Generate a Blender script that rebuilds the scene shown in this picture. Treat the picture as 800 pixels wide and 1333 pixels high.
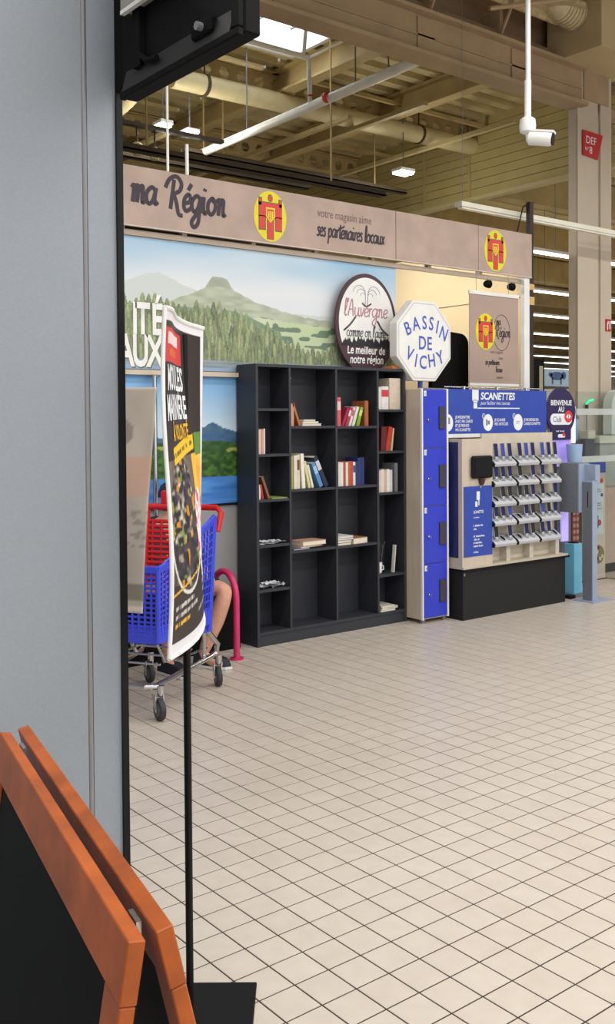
import bpy, bmesh, math, random
import numpy as np
from mathutils import Matrix, Vector
random.seed(7)
for o in list(bpy.data.objects): bpy.data.objects.remove(o)
scn = bpy.context.scene
col = scn.collection

# ------------------------------------------------------------------ camera, world, lights, exposure
yaw, pitch, roll = 0.904161, 0.0212556, -0.0067775
fw = Vector((math.cos(yaw)*math.cos(pitch), math.sin(yaw)*math.cos(pitch), -math.sin(pitch)))
r0 = Vector((math.sin(yaw), -math.cos(yaw), 0)); u0 = r0.cross(fw)
RR = r0*math.cos(roll)+u0*math.sin(roll); UU = -r0*math.sin(roll)+u0*math.cos(roll)
cam = bpy.data.cameras.new('camera'); camo = bpy.data.objects.new('camera', cam); col.objects.link(camo)
camo.matrix_world = Matrix(((RR.x, UU.x, -fw.x, 0), (RR.y, UU.y, -fw.y, 0), (RR.z, UU.z, -fw.z, 1.5), (0, 0, 0, 1)))
cam.sensor_fit = 'VERTICAL'; cam.sensor_height = 36; cam.lens = 1282.93/1333*36
cam.shift_y = -(666.5-576.37)/1333; cam.clip_start = 0.05; cam.clip_end = 200
scn.camera = camo
w = bpy.data.worlds.new('world'); scn.world = w; w.use_nodes = True
w.node_tree.nodes['Background'].inputs[0].default_value = (1.0, 1.0, 1.0, 1)
w.node_tree.nodes['Background'].inputs[1].default_value = 0.33
scn.view_settings.view_transform = 'Standard'; scn.view_settings.look = 'None'
scn.view_settings.gamma = 1; scn.view_settings.use_curve_mapping = False
scn.view_settings.exposure = 0.0
def area(name, loc, rot, sx, sy, power, colr=(1, .992, .978)):
    l = bpy.data.lights.new(name, 'AREA'); l.shape = 'RECTANGLE'; l.size = sx; l.size_y = sy; l.energy = power; l.color = colr
    o = bpy.data.objects.new(name, l); col.objects.link(o); o.location = loc; o.rotation_euler = rot
    return o
# ceiling strip luminaires of the hall (rows along X, under the roof) and daylight from the glass front behind the viewer
for yy, pw in ((-3.2, 380), (0.3, 360), (3.4, 170)):
    area('hall_strip_light', (4.5, yy, 4.42), (0, 0, 0), 14, .25, pw)
area('shop_strip_light', (19, 12, 3.7), (0, 0, 0), 14, 8, 420)
area('glass_front_daylight', (4, -9, 2.2), (math.radians(84), 0, 0), 16, 3.6, 240, (.96, .98, 1))

# ------------------------------------------------------------------ materials
def lin(c):
    return tuple(((x/255)/12.92 if x/255 <= .04045 else ((x/255+.055)/1.055)**2.4) for x in c)
MATS = {}
def mat(name, rgb, rough=.5, metal=0, var=.06, scale=8, bump=0, emit=0, alpha=1, spec=.5, coord='Object', stretch=None):
    if name in MATS: return MATS[name]
    m = bpy.data.materials.new(name); m.use_nodes = True; nt = m.node_tree; b = nt.nodes['Principled BSDF']
    c = lin(rgb); b.inputs['Roughness'].default_value = rough; b.inputs['Metallic'].default_value = metal
    b.inputs['Specular IOR Level'].default_value = spec
    tc = nt.nodes.new('ShaderNodeTexCoord'); n = nt.nodes.new('ShaderNodeTexNoise'); n.inputs['Scale'].default_value = scale
    n.inputs['Detail'].default_value = 4
    src = tc.outputs[coord]
    if stretch:
        mp = nt.nodes.new('ShaderNodeMapping'); mp.inputs['Scale'].default_value = stretch; nt.links.new(src, mp.inputs[0]); src = mp.outputs[0]
    nt.links.new(src, n.inputs['Vector'])
    rp = nt.nodes.new('ShaderNodeValToRGB'); rp.color_ramp.elements[0].position = .3; rp.color_ramp.elements[1].position = .7
    rp.color_ramp.elements[0].color = (*[max(0, x*(1-var)) for x in c], 1); rp.color_ramp.elements[1].color = (*[min(1, x*(1+var)) for x in c], 1)
    nt.links.new(n.outputs[0], rp.inputs[0]); nt.links.new(rp.outputs[0], b.inputs['Base Color'])
    if bump:
        bp = nt.nodes.new('ShaderNodeBump'); bp.inputs['Strength'].default_value = bump; bp.inputs['Distance'].default_value = .005
        nt.links.new(n.outputs[0], bp.inputs['Height']); nt.links.new(bp.outputs[0], b.inputs['Normal'])
    if emit:
        b.inputs['Emission Color'].default_value = (*c, 1); b.inputs['Emission Strength'].default_value = emit
    if alpha < 1: b.inputs['Alpha'].default_value = alpha
    MATS[name] = m; return m
def vcol(name, rough=.5):
    if name in MATS: return MATS[name]
    m = bpy.data.materials.new(name); m.use_nodes = True; nt = m.node_tree; b = nt.nodes['Principled BSDF']
    a = nt.nodes.new('ShaderNodeAttribute'); a.attribute_name = 'Col'; nt.links.new(a.outputs['Color'], b.inputs['Base Color'])
    b.inputs['Roughness'].default_value = rough; b.inputs['Specular IOR Level'].default_value = .3
    MATS[name] = m; return m
def tilemat():
    m = bpy.data.materials.new('floor_tile_ceramic'); m.use_nodes = True; nt = m.node_tree; b = nt.nodes['Principled BSDF']; N = nt.nodes.new; L = nt.links.new
    g = N('ShaderNodeNewGeometry')
    mp = N('ShaderNodeVectorMath'); mp.operation = 'SUBTRACT'; mp.inputs[1].default_value = (1.9196, 2.0669, 0); L(g.outputs['Position'], mp.inputs[0])
    sc = N('ShaderNodeVectorMath'); sc.operation = 'SCALE'; sc.inputs['Scale'].default_value = 1/.11646; L(mp.outputs[0], sc.inputs[0])
    fl = N('ShaderNodeVectorMath'); fl.operation = 'FLOOR'; L(sc.outputs[0], fl.inputs[0])
    sx = N('ShaderNodeSeparateXYZ'); L(fl.outputs[0], sx.inputs[0]); cx = N('ShaderNodeCombineXYZ'); L(sx.outputs[0], cx.inputs[0]); L(sx.outputs[1], cx.inputs[1])
    wn = N('ShaderNodeTexWhiteNoise'); wn.noise_dimensions = '2D'; L(cx.outputs[0], wn.inputs['Vector'])
    n1 = N('ShaderNodeTexNoise'); n1.inputs['Scale'].default_value = 14; n1.inputs['Detail'].default_value = 5; L(g.outputs['Position'], n1.inputs['Vector'])
    n2 = N('ShaderNodeTexNoise'); n2.inputs['Scale'].default_value = .9; L(g.outputs['Position'], n2.inputs['Vector'])
    r = N('ShaderNodeValToRGB'); r.color_ramp.elements[0].color = (*lin((184, 172, 160)), 1); r.color_ramp.elements[1].color = (*lin((208, 199, 188)), 1)
    a = N('ShaderNodeMath'); a.operation = 'MULTIPLY_ADD'; a.inputs[1].default_value = .16; L(wn.outputs[0], a.inputs[0])
    a2 = N('ShaderNodeMath'); a2.operation = 'MULTIPLY_ADD'; a2.inputs[1].default_value = .75; L(n1.outputs[0], a2.inputs[0]); a2.inputs[2].default_value = .05
    a3 = N('ShaderNodeMath'); a3.operation = 'MULTIPLY_ADD'; a3.inputs[1].default_value = .35; L(n2.outputs[0], a3.inputs[0]); L(a2.outputs[0], a3.inputs[2])
    L(a3.outputs[0], a.inputs[2]); L(a.outputs[0], r.inputs[0]); L(r.outputs[0], b.inputs['Base Color'])
    b.inputs['Roughness'].default_value = .33; b.inputs['Specular IOR Level'].default_value = .45
    return m

# ------------------------------------------------------------------ helpers
W = {}
def thing(name, label, cat, loc=(0, 0, 0), rotz=0, group=None, kind=None):
    o = bpy.data.objects.new(name, None); o.empty_display_size = .1; col.objects.link(o)
    o.location = loc; o.rotation_euler = (0, 0, rotz); W[o] = Matrix.Translation(loc) @ Matrix.Rotation(rotz, 4, 'Z')
    tag(o, label, cat, group, kind); return o
def tag(o, label=None, cat=None, group=None, kind=None):
    if label: o['label'] = label
    if cat: o['category'] = cat
    if group: o['group'] = group
    if kind: o['kind'] = kind
    return o
def finish(name, me, m, parent=None, smooth=False):
    if m: me.materials.append(m)
    o = bpy.data.objects.new(name, me); col.objects.link(o)
    if parent is not None:
        me.transform(W[parent].inverted()); o.parent = parent; W[o] = W[parent]
    else:
        W[o] = Matrix.Identity(4)
    if smooth:
        for p in me.polygons: p.use_smooth = True
    return o
class MB:
    def __init__(s): s.bm = bmesh.new()
    def box(s, x0, x1, y0, y1, z0, z1, M=None):
        v = [Vector((x, y, z)) for z in (z0, z1) for y in (y0, y1) for x in (x0, x1)]
        if M is not None: v = [M @ p for p in v]
        v = [s.bm.verts.new(p) for p in v]
        for f in ((0, 2, 3, 1), (4, 5, 7, 6), (0, 1, 5, 4), (2, 6, 7, 3), (0, 4, 6, 2), (1, 3, 7, 5)): s.bm.faces.new([v[i] for i in f])
        return s
    def tube(s, pts, r, seg=10, cap=True):
        pts = [Vector(p) for p in pts]; rings = []; n = len(pts); rs = r if isinstance(r, (list, tuple)) else [r]*n
        up = None
        for i, p in enumerate(pts):
            t = (pts[min(i+1, n-1)]-pts[max(i-1, 0)]).normalized()
            if up is None: up = Vector((0, 0, 1)) if abs(t.z) < .9 else Vector((1, 0, 0))
            a = t.cross(up).normalized(); b = a.cross(t).normalized(); up = b
            rings.append([s.bm.verts.new(p+(a*math.cos(k*2*math.pi/seg)+b*math.sin(k*2*math.pi/seg))*rs[i]) for k in range(seg)])
        for i in range(n-1):
            for k in range(seg): s.bm.faces.new((rings[i][k], rings[i][(k+1) % seg], rings[i+1][(k+1) % seg], rings[i+1][k]))
        if cap: s.bm.faces.new(rings[0][::-1]); s.bm.faces.new(rings[-1])
        return s
    def lathe(s, prof, c=(0, 0, 0), seg=20, ax='Z'):
        c = Vector(c); rings = []
        for r, h in prof:
            ring = []
            for k in range(seg):
                a = k*2*math.pi/seg; d = (r*math.cos(a), r*math.sin(a))
                v = {'Z': (d[0], d[1], h), 'Y': (d[0], h, d[1]), 'X': (h, d[0], d[1])}[ax]
                ring.append(s.bm.verts.new(c+Vector(v)))
            rings.append(ring)
        for i in range(len(rings)-1):
            for k in range(seg): s.bm.faces.new((rings[i][k], rings[i][(k+1) % seg], rings[i+1][(k+1) % seg], rings[i+1][k]))
        s.bm.faces.new(rings[0][::-1]); s.bm.faces.new(rings[-1]); return s
    def prism(s, poly, f0, f1):
        """poly: 2D points; f0,f1 map (a,b)->3D for both ends"""
        A = [s.bm.verts.new(f0(*p)) for p in poly]; B = [s.bm.verts.new(f1(*p)) for p in poly]; n = len(poly)
        s.bm.faces.new(A); s.bm.faces.new(B[::-1])
        for i in range(n): s.bm.faces.new((A[i], B[i], B[(i+1) % n], A[(i+1) % n]))
        return s
    def poly(s, pts):
        s.bm.faces.new([s.bm.verts.new(p) for p in pts]); return s
    def build(s, name, m, parent=None, smooth=False, bevel=0, M=None):
        if M is not None: bmesh.ops.transform(s.bm, matrix=M, verts=s.bm.verts)
        if bevel: bmesh.ops.bevel(s.bm, geom=list(s.bm.edges), offset=bevel, segments=1, affect='EDGES')
        bmesh.ops.recalc_face_normals(s.bm, faces=s.bm.faces)
        me = bpy.data.meshes.new(name); s.bm.to_mesh(me); s.bm.free()
        o = finish(name, me, m, parent)
        if smooth:
            for p in o.data.polygons: p.use_smooth = True
            if smooth != 'all':
                o.data.set_sharp_from_angle(angle=math.radians(35)) if hasattr(o.data, 'set_sharp_from_angle') else None
        return o
def bx(name, m, parent, x0, x1, y0, y1, z0, z1, bevel=0, M=None):
    return MB().box(x0, x1, y0, y1, z0, z1).build(name, m, parent, bevel=bevel, M=M)
def struct(o): o['kind'] = 'structure'; return o
class Plane:                       # a flat print surface: u to the right, v up, small offsets along the normal
    def __init__(s, o, u, v): s.o = Vector(o); s.u = Vector(u).normalized(); s.v = Vector(v).normalized(); s.n = s.u.cross(s.v)
    def __call__(s, a, b, h=0): return s.o+s.u*a+s.v*b+s.n*h
def decal(P, polys, name, m, parent, h=.0015, t=.0006):
    mb = MB()
    for k, pl in enumerate(polys):
        e = h+(k % 16)*6e-5 if len(polys) > 8 else h
        mb.prism(pl, lambda a, b: P(a, b, e), lambda a, b: P(a, b, h-t))
    return mb.build(name, m, parent)
def ell(cx, cy, rx, ry, n=36, a0=0, a1=2*math.pi):
    return [(cx+rx*math.cos(a0+(a1-a0)*k/n), cy+ry*math.sin(a0+(a1-a0)*k/n)) for k in range(n if abs(a1-a0-2*math.pi) < 1e-6 else n+1)]
def rect(x0, x1, y0, y1): return [(x0, y0), (x1, y0), (x1, y1), (x0, y1)]
def text(P, body, x, y, size, m, parent, name='lettering', align='LEFT', h=.0018, sx=1, shear=0, bold=0, rot=0, spacing=1):
    cu = bpy.data.curves.new('t', 'FONT'); cu.body = body; cu.size = size; cu.align_x = align; cu.shear = shear; cu.offset = bold*size
    cu.resolution_u = 3; cu.fill_mode = 'FRONT'; cu.space_character = spacing; cu.space_line = .8
    ob = bpy.data.objects.new('t', cu); me = bpy.data.meshes.new_from_object(ob)
    c, s_ = math.cos(rot), math.sin(rot)
    for vtx in me.vertices:
        a, b = vtx.co.x*sx, vtx.co.y
        vtx.co = P(x+a*c-b*s_, y+a*s_+b*c, h)
    bpy.data.objects.remove(ob); bpy.data.curves.remove(cu)
    o = finish(name, me, m, parent)
    if len(body) > 1: o['kind'] = 'stuff'
    return o
def ribbon2(pts, wd):
    out = []; n = len(pts)
    L, Rr = [], []
    for i, (x, y) in enumerate(pts):
        x0, y0 = pts[max(0, i-1)]; x1, y1 = pts[min(n-1, i+1)]; d = math.hypot(x1-x0, y1-y0) or 1
        nx, ny = -(y1-y0)/d, (x1-x0)/d; L.append((x+nx*wd/2, y+ny*wd/2)); Rr.append((x-nx*wd/2, y-ny*wd/2))
    return [[L[i], Rr[i], Rr[i+1], L[i+1]] for i in range(n-1)]
def crom(p, k=5):
    if len(p) < 3: return p
    q = [p[0]]+list(p)+[p[-1]]; out = []
    for i in range(1, len(q)-2):
        for t in range(k):
            t /= k; a, b, c, d = q[i-1], q[i], q[i+1], q[i+2]
            out.append(tuple(.5*((2*b[j])+(-a[j]+c[j])*t+(2*a[j]-5*b[j]+4*c[j]-d[j])*t*t+(-a[j]+3*b[j]-3*c[j]+d[j])*t**3) for j in (0, 1)))
    out.append(p[-1]); return out
BOWL = [(.75, .8), (.45, 1), (.1, .7), (.08, .3), (.3, .02), (.6, .25), (.75, .8)]
GL = {'a': (.95, [BOWL, [(.78, 1), (.72, .4), (.8, .05), (1, .2)]]),
 'm': (1.1, [[(0, .8), (.15, 1), (.18, .6), (.15, 0)], [(.17, .55), (.35, .95), (.5, .9), (.5, .4), (.48, 0)], [(.5, .55), (.7, .95), (.85, .9), (.85, .35), (.92, .03), (1.1, .15)]]),
 'n': (.8, [[(0, .8), (.15, 1), (.18, .6), (.15, 0)], [(.17, .55), (.35, .95), (.53, .9), (.53, .35), (.6, .03), (.8, .15)]]),
 'e': (.68, [[(.1, .45), (.5, .55), (.6, .8), (.4, 1), (.12, .75), (.08, .3), (.3, 0), (.68, .2)]]),
 'é': (.68, [[(.1, .45), (.5, .55), (.6, .8), (.4, 1), (.12, .75), (.08, .3), (.3, 0), (.68, .2)], [(.35, 1.25), (.6, 1.65)]]),
 'g': (.95, [BOWL, [(.78, 1), (.75, .2), (.7, -.6), (.4, -.9), (.15, -.65), (.4, -.25), (1, .2)]]),
 'i': (.42, [[(.1, 1), (.12, .3), (.25, 0), (.42, .15)], [(.12, 1.35), (.16, 1.5)]]),
 'o': (.88, [[(.4, 1), (.1, .7), (.1, .25), (.4, 0), (.7, .3), (.68, .75), (.4, 1), (.55, .8), (.9, .9)]]),
 'R': (1.15, [[(.27, 1.75), (.22, 1), (.14, 0)], [(-.4, 1.2), (-.1, 1.75), (.45, 1.95), (.88, 1.6), (.8, 1.15), (.3, .9)], [(.3, .95), (.6, .4), (.85, -.25), (1.2, -.3)]]),
 's': (.55, [[(.5, .85), (.3, 1), (.12, .8), (.42, .45), (.4, .1), (.15, 0), (.02, .15)]]),
 'p': (.78, [[(.1, 1), (.12, 0), (.08, -.8)], [(.12, .6), (.35, 1), (.65, .8), (.6, .2), (.35, 0), (.12, .2)]]),
 'r': (.52, [[(.08, 1), (.12, .5), (.1, 0)], [(.12, .6), (.3, .95), (.52, .9)]]),
 't': (.48, [[(.25, 1.6), (.2, .4), (.3, 0), (.5, .15)], [(-.15, 1.15), (.4, 1.2), (1.1, 1.5)]]),
 'l': (.42, [[(.08, .2), (.35, 1.2), (.3, 1.9), (.15, 1.7), (.13, .4), (.27, 0), (.42, .15)]]),
 'c': (.68, [[(.6, .8), (.4, 1), (.1, .7), (.1, .3), (.35, 0), (.68, .2)]]),
 'u': (.88, [[(.08, 1), (.1, .3), (.3, 0), (.55, .25), (.62, 1)], [(.62, 1), (.62, .3), (.75, 0), (.9, .15)]]),
 'x': (.66, [[(.05, 1), (.3, .5), (.6, 0)], [(.6, 1), (.3, .5), (.05, 0)]]),
 'v': (.6, [[(.05, 1), (.25, 0), (.55, 1)]]), 'A': (.9, [[(0, 0), (.4, 1.9), (.75, 0)], [(.12, .7), (.65, .75)]]),
 "'": (.22, [[(.12, 1.95), (.06, 1.5)]]), ' ': (.5, [])}
def script(P, body, x, y, xh, wd, m, parent, name='script_lettering', sx=1, slant=.12, h=.0018):
    polys = []; cx = 0
    for ch in body:
        adv, st = GL[ch]
        for s_ in st:
            pts = [(x+(cx+a+slant*b)*xh*sx, y+b*xh) for a, b in crom(s_)]
            polys += ribbon2(pts, wd)
        cx += adv
    return decal(P, polys, name, m, parent, h=h)
def letters(P, body, x, y, xh, wd, m, parent, sx=1):
    for ch in body:
        script(P, ch, x, y, xh, wd, m, parent, 'letter', sx); x += GL[ch][0]*xh*sx
def scribble(P, x0, x1, y0, y1, n, m, parent, name='small_print', rot=0, h=.0018):
    rnd = random.Random(int(x0*1e4)+n); polys = []; wd = (x1-x0)/n
    for k in range(n):
        if rnd.random() < .12: continue
        a = x0+k*wd; t = y1-(y1-y0)*(0 if rnd.random() < .6 else .3)
        dy = rot*(a-x0)
        polys.append(rect(a, a+wd*.62, y0+dy, t+dy))
    return decal(P, polys, name, m, parent, h=h)
def painted(name, nu, nv, fmap, fcol, parent, rough=.5, thick=0):
    u, v = np.meshgrid(np.linspace(0, 1, nu+1), np.linspace(0, 1, nv+1)); u = u.ravel(); v = v.ravel()
    c = fcol(u, v); c = np.clip(c, 0, 255)/255.; c = np.where(c <= .04045, c/12.92, ((c+.055)/1.055)**2.4)
    verts = [fmap(a, b) for a, b in zip(u.tolist(), v.tolist())]
    faces = [(j*(nu+1)+i, j*(nu+1)+i+1, (j+1)*(nu+1)+i+1, (j+1)*(nu+1)+i) for j in range(nv) for i in range(nu)]
    me = bpy.data.meshes.new(name); me.from_pydata([tuple(x) for x in verts], [], faces)
    at = me.color_attributes.new('Col', 'FLOAT_COLOR', 'POINT'); at.data.foreach_set('color', np.column_stack([c, np.ones(len(c))]).ravel())
    return finish(name, me, vcol('printed_colour_%g' % rough, rough), parent, smooth=True)
def hsh(i, j, s=0):
    x = np.sin(i*127.1+j*311.7+s*74.7)*43758.5453; return x-np.floor(x)
def vnoise(x, y, s=0):
    i, j = np.floor(x), np.floor(y); f, g = x-i, y-j; f = f*f*(3-2*f); g = g*g*(3-2*g)
    return (hsh(i, j, s)*(1-f)+hsh(i+1, j, s)*f)*(1-g)+(hsh(i, j+1, s)*(1-f)+hsh(i+1, j+1, s)*f)*g
def mix(a, b, t): t = np.clip(t, 0, 1)[:, None]; return a*(1-t)+b*t
def C(r, g, b): return np.array([[r, g, b]], float)
def copy_tree(o, parent=None):
    c = o.copy(); col.objects.link(c); c.parent = parent
    for ch in [x for x in bpy.data.objects if x.parent == o]: copy_tree(ch, c)
    return c

# ------------------------------------------------------------------ common materials
steel = mat('chrome_steel', (205, 205, 205), .22, 1); black = mat('black_plastic', (12, 12, 14), .5, spec=.25)
blackm = mat('black_matt', (11, 11, 12), .8, spec=.15); white = mat('white_paint', (232, 232, 230), .45); grey = mat('mid_grey', (120, 122, 126), .5)
deckm = mat('roof_deck_steel', (198, 182, 134), .7, var=.18, scale=2); joistm = mat('joist_paint', (186, 164, 114), .65, var=.15, scale=3)
beamm = mat('beam_beige_paint', (168, 145, 116), .6, var=.1, scale=3); pipem = mat('cream_pipe', (222, 208, 162), .5)
wpipem = mat('white_pipe', (248, 248, 240), .4); clad = mat('cladding_olive', (186, 172, 116), .6, var=.07, scale=3)
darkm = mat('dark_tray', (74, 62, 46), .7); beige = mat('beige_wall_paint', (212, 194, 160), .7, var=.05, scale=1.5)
kraft = mat('printed_kraft', (178, 156, 145), .55, var=.1, scale=5); ink = mat('dark_ink', (58, 48, 58), .6)
yel = mat('print_yellow', (226, 212, 30), .5); red = mat('print_red', (214, 58, 62), .5); grn = mat('print_green', (70, 110, 60), .5)
lamp = mat('lit_tube', (255, 250, 240), .5, emit=6); bluep = mat('print_blue', (46, 72, 168), .45)

# ------------------------------------------------------------------ the setting: floor
T = .1164614; OX, OY = 1.9195547, 2.0669205
tm = tilemat(); grout = mat('grout', (58, 47, 40), .9)
floor = struct(bx('floor', grout, None, -6, 8.02, -6, 5.6, -.06, -.0011))
sf = struct(bx('floor.001', mat('shop_floor_vinyl', (214, 204, 190), .22, var=.04, scale=1), None, 8.02, 48, -6, 45, -.06, 0))
struct(bx('floor.002', mat('alcove_floor', (120, 110, 100), .6), None, -6, 8.02, 5.6, 20, -.06, -.002))
g2 = .0024
def tile_geo(bm, x, y):
    a, b, e = g2, T-g2, .0006
    lo = [bm.verts.new((x+p, y+q, -.0011)) for p, q in ((a, a), (b, a), (b, b), (a, b))]
    hi = [bm.verts.new((x+p, y+q, 0)) for p, q in ((a+e, a+e), (b-e, a+e), (b-e, b-e), (a+e, b-e))]
    bm.faces.new(hi)
    for k in range(4): bm.faces.new((lo[k], lo[(k+1) % 4], hi[(k+1) % 4], hi[k]))
bmt = bmesh.new(); tile_geo(bmt, 0, 0); tme = bpy.data.meshes.new('tile'); bmt.to_mesh(tme); bmt.free(); tme.materials.append(tm)
cells = []
for i in range(-50, 53):
    for j in range(-60, 31):
        x, y = OX+i*T, OY+j*T
        if x+T > 8.02 or y+T > 5.6 or x < -4 or y < -4: continue
        d = Vector((x+T/2, y+T/2, -1.5)); zc = d.dot(fw); vis = False
        if zc > .3:
            px, py = 400+1282.93*d.dot(RR)/zc, 576.37-1282.93*d.dot(UU)/zc
            vis = 175 < px < 815 and 700 < py < 1350 and not (px < 262 and py > 1130)
        cells.append((0 if vis else 1, zc if vis else 0, x, y))
cells.sort()
for c in cells[:300]:
    o = bpy.data.objects.new('tile', tme); col.objects.link(o); o.parent = floor; o.location = (c[2], c[3], 0)
bmt = bmesh.new()
for c in cells[300:]: tile_geo(bmt, c[2], c[3])
me = bpy.data.meshes.new('tile_field'); bmt.to_mesh(me); bmt.free()
tag(finish('tile_field', me, tm, floor), kind='stuff')

# ------------------------------------------------------------------ roof, beams, walls
def corrugated(name, x0, x1, y0, y1, z, pitch, dep, m):
    ys = []; y = y0; k = 0
    bm = bmesh.new(); prof = []
    while y < y1:
        prof += [(y, z), (y+pitch*.45, z), (y+pitch*.55, z+dep), (y+pitch*.95, z+dep)]; y += pitch
    A = [bm.verts.new((x0, p[0], p[1])) for p in prof]; B = [bm.verts.new((x1, p[0], p[1])) for p in prof]
    for i in range(len(prof)-1): bm.faces.new((A[i], B[i], B[i+1], A[i+1]))
    me = bpy.data.meshes.new(name); bm.to_mesh(me); bm.free(); return struct(finish(name, me, m))
def box_s(name, m, *a): return struct(bx(name, m, None, *a))
# deck split around the skylight opening (X 5.35..7.1, Y 8.75..9.55)
corrugated('ceiling', -5, 5.35, -7, 16.2, 5.92, .3, .09, deckm)
corrugated('ceiling.001', 5.35, 7.32, -7, 8.7, 5.92, .3, .09, deckm)
corrugated('ceiling.002', 5.35, 7.32, 9.55, 16.2, 5.92, .3, .09, deckm)
corrugated('ceiling.003', 7.32, 11, -7, 16.2, 5.92, .3, .09, deckm)
corrugated('ceiling.004', 11, 46, -2, 46, 5.3, .5, .1, deckm)
sk = thing('window_1', None, None, (6.2, 9.1, 5.92), kind='structure')
bx('window_frame', white, sk, 5.35, 7.32, 8.7, 8.75, 5.9, 6.3); bx('window_frame', white, sk, 5.35, 7.32, 9.5, 9.55, 5.9, 6.3)
bx('window_frame', white, sk, 7.27, 7.32, 8.75, 9.5, 5.9, 6.3); bx('window_frame', white, sk, 5.35, 5.4, 8.75, 9.5, 5.9, 6.3)
skm = mat('skylight_dome', (235, 243, 255), .4, emit=4.5)
for k in range(4):
    bx('pane', skm, sk, 5.4+k*.4675, 5.4+(k+1)*.4675-.02, 8.75, 9.5, 6.24, 6.26)
    bx('glazing_bar', grey, sk, 5.4+(k+1)*.4675-.02, 5.4+(k+1)*.4675, 8.75, 9.5, 6.22, 6.27)
box_s('wall_back', beige, -5, 11.1, 16.2, 16.3, 0, 6.1)
bh = box_s('wall_bulkhead', clad, 11.03, 11.1, 6.3, 16.2, 4.78, 6.0)
for k in range(9):
    z = 4.80+k*.126
    bx('cladding_plank', clad, bh, 11.0, 11.03, 6.3, 16.2, z, z+.118)
bx('bottom_trim', mat('trim_pale', (196, 184, 138), .6), bh, 10.97, 11.1, 6.3, 16.2, 4.745, 4.80)
for y in (7.9, 10.05, 11.0): bx('wall_seam', joistm, bh, 10.985, 11.0, y-.02, y+.02, 4.8, 5.92)
for x in (3.0, 5.1, 7.5, 9.3):          # Y-direction roof joists, I section
    j = struct(MB().box(x-.09, x+.09, 6.1, 16.2, 5.62, 5.65).box(x-.012, x+.012, 6.1, 16.2, 5.65, 5.9).box(x-.09, x+.09, 6.1, 16.2, 5.88, 5.92).build('trim_1', joistm))
    for y in (7.6, 9.7, 11.7, 13.5): bx('cross_tie', joistm, j, x, x+1.9, y, y+.05, 5.74, 5.79)
# castellated beam along X, with hexagonal holes
def castellated(y, z0, z1, x0, x1):
    mb = MB(); n = int((x1-x0)/.26); zm = (z0+z1)/2; hh = (z1-z0)*.28
    for k in range(n):
        a = x0+k*(x1-x0)/n; b = x0+(k+1)*(x1-x0)/n; c = (a+b)/2; r = (b-a)*.3
        hx = [(c-r, zm), (c-r*.5, zm+hh), (c+r*.5, zm+hh), (c+r, zm), (c+r*.5, zm-hh), (c-r*.5, zm-hh)]
        quads = [[(a, z1), (b, z1), hx[2], hx[1]], [(b, z1), (b, zm), hx[3], hx[2]], [(b, zm), (b, z0), hx[4], hx[3]], [(b, z0), (a, z0), hx[5], hx[4]], [(a, z0), (a, zm), hx[0], hx[5]], [(a, zm), (a, z1), hx[1], hx[0]]]
        for q in quads: mb.prism(q, lambda p, t: (p, y-.006, t), lambda p, t: (p, y+.006, t))
    mb.box(x0, x1, y-.07, y+.07, z0-.02, z0).box(x0, x1, y-.07, y+.07, z1, z1+.02)
    return struct(mb.build('trim_2', joistm))
castellated(10.1, 5.62, 5.88, 5, 11); castellated(12.6, 5.62, 5.88, 3, 11)
# main girder along X above the column line
g = struct(MB().box(-5, 8.16, 5.98, 6.02, 4.60, 4.92).box(-5, 8.16, 5.9, 6.12, 4.565, 4.60).box(-5, 8.16, 5.9, 6.12, 4.92, 4.95).build('trim_3', beamm))
bx('girder_web_rib', beamm, g, -5, 8.14, 5.965, 5.98, 4.74, 4.755)
for x in (4.4, 5.9, 7.1): bx('splice_plate', beamm, g, x, x+.2, 5.965, 5.98, 4.62, 4.9)
struct(MB().box(-5, 9.5, 6.2, 6.25, 4.95, 5.5).box(-5, 9.5, 6.02, 6.35, 5.02, 5.05).build('trim_4', mat('upper_girder', (132, 108, 84), .7, var=.12, scale=3)))
struct(MB().box(-5, 7.7, 5.6, 5.9, 5.30, 5.34).box(-5, 7.7, 5.88, 5.9, 5.22, 5.32).build('trim_5', mat('pale_deck_edge', (188, 170, 130), .8, var=.25, scale=20)))
for x in (5.1, 6.05, 6.95): struct(MB().box(x, x+.04, 5.98, 6.2, 4.95, 5.22).tube([(x+.02, 6.0, 4.97), (x+.02, 5.82, 5.28)], .015, 6).build('trim_6', beamm))
# column
cb = mat('column_paint', (196, 184, 168), .6, var=.05, scale=2)
colm = struct(MB().box(8.112, 8.44, 5.995, 6.105, .28, 4.95).box(8.44, 8.485, 6.02, 6.105, .28, 4.95).box(8.485, 8.665, 5.995, 6.105, .28, 4.95).build('trim_7', cb))
bx('column_seam', mat('seam_dark', (130, 120, 104), .7), colm, 8.108, 8.112, 6.0, 6.003, .3, 4.5)
bx('column_skirting', black, colm, 8.10, 8.68, 5.98, 6.11, 0, .1)
bx('column_foot_cladding', mat('pinkish_cladding', (196, 168, 156), .5), colm, 8.10, 8.675, 5.985, 6.11, .1, .28)
struct(MB().box(8.16, 9.6, 6.02, 6.12, 4.58, 4.66).box(8.2, 8.6, 5.98, 6.2, 4.66, 4.95).build('trim_8', beamm))
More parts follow.
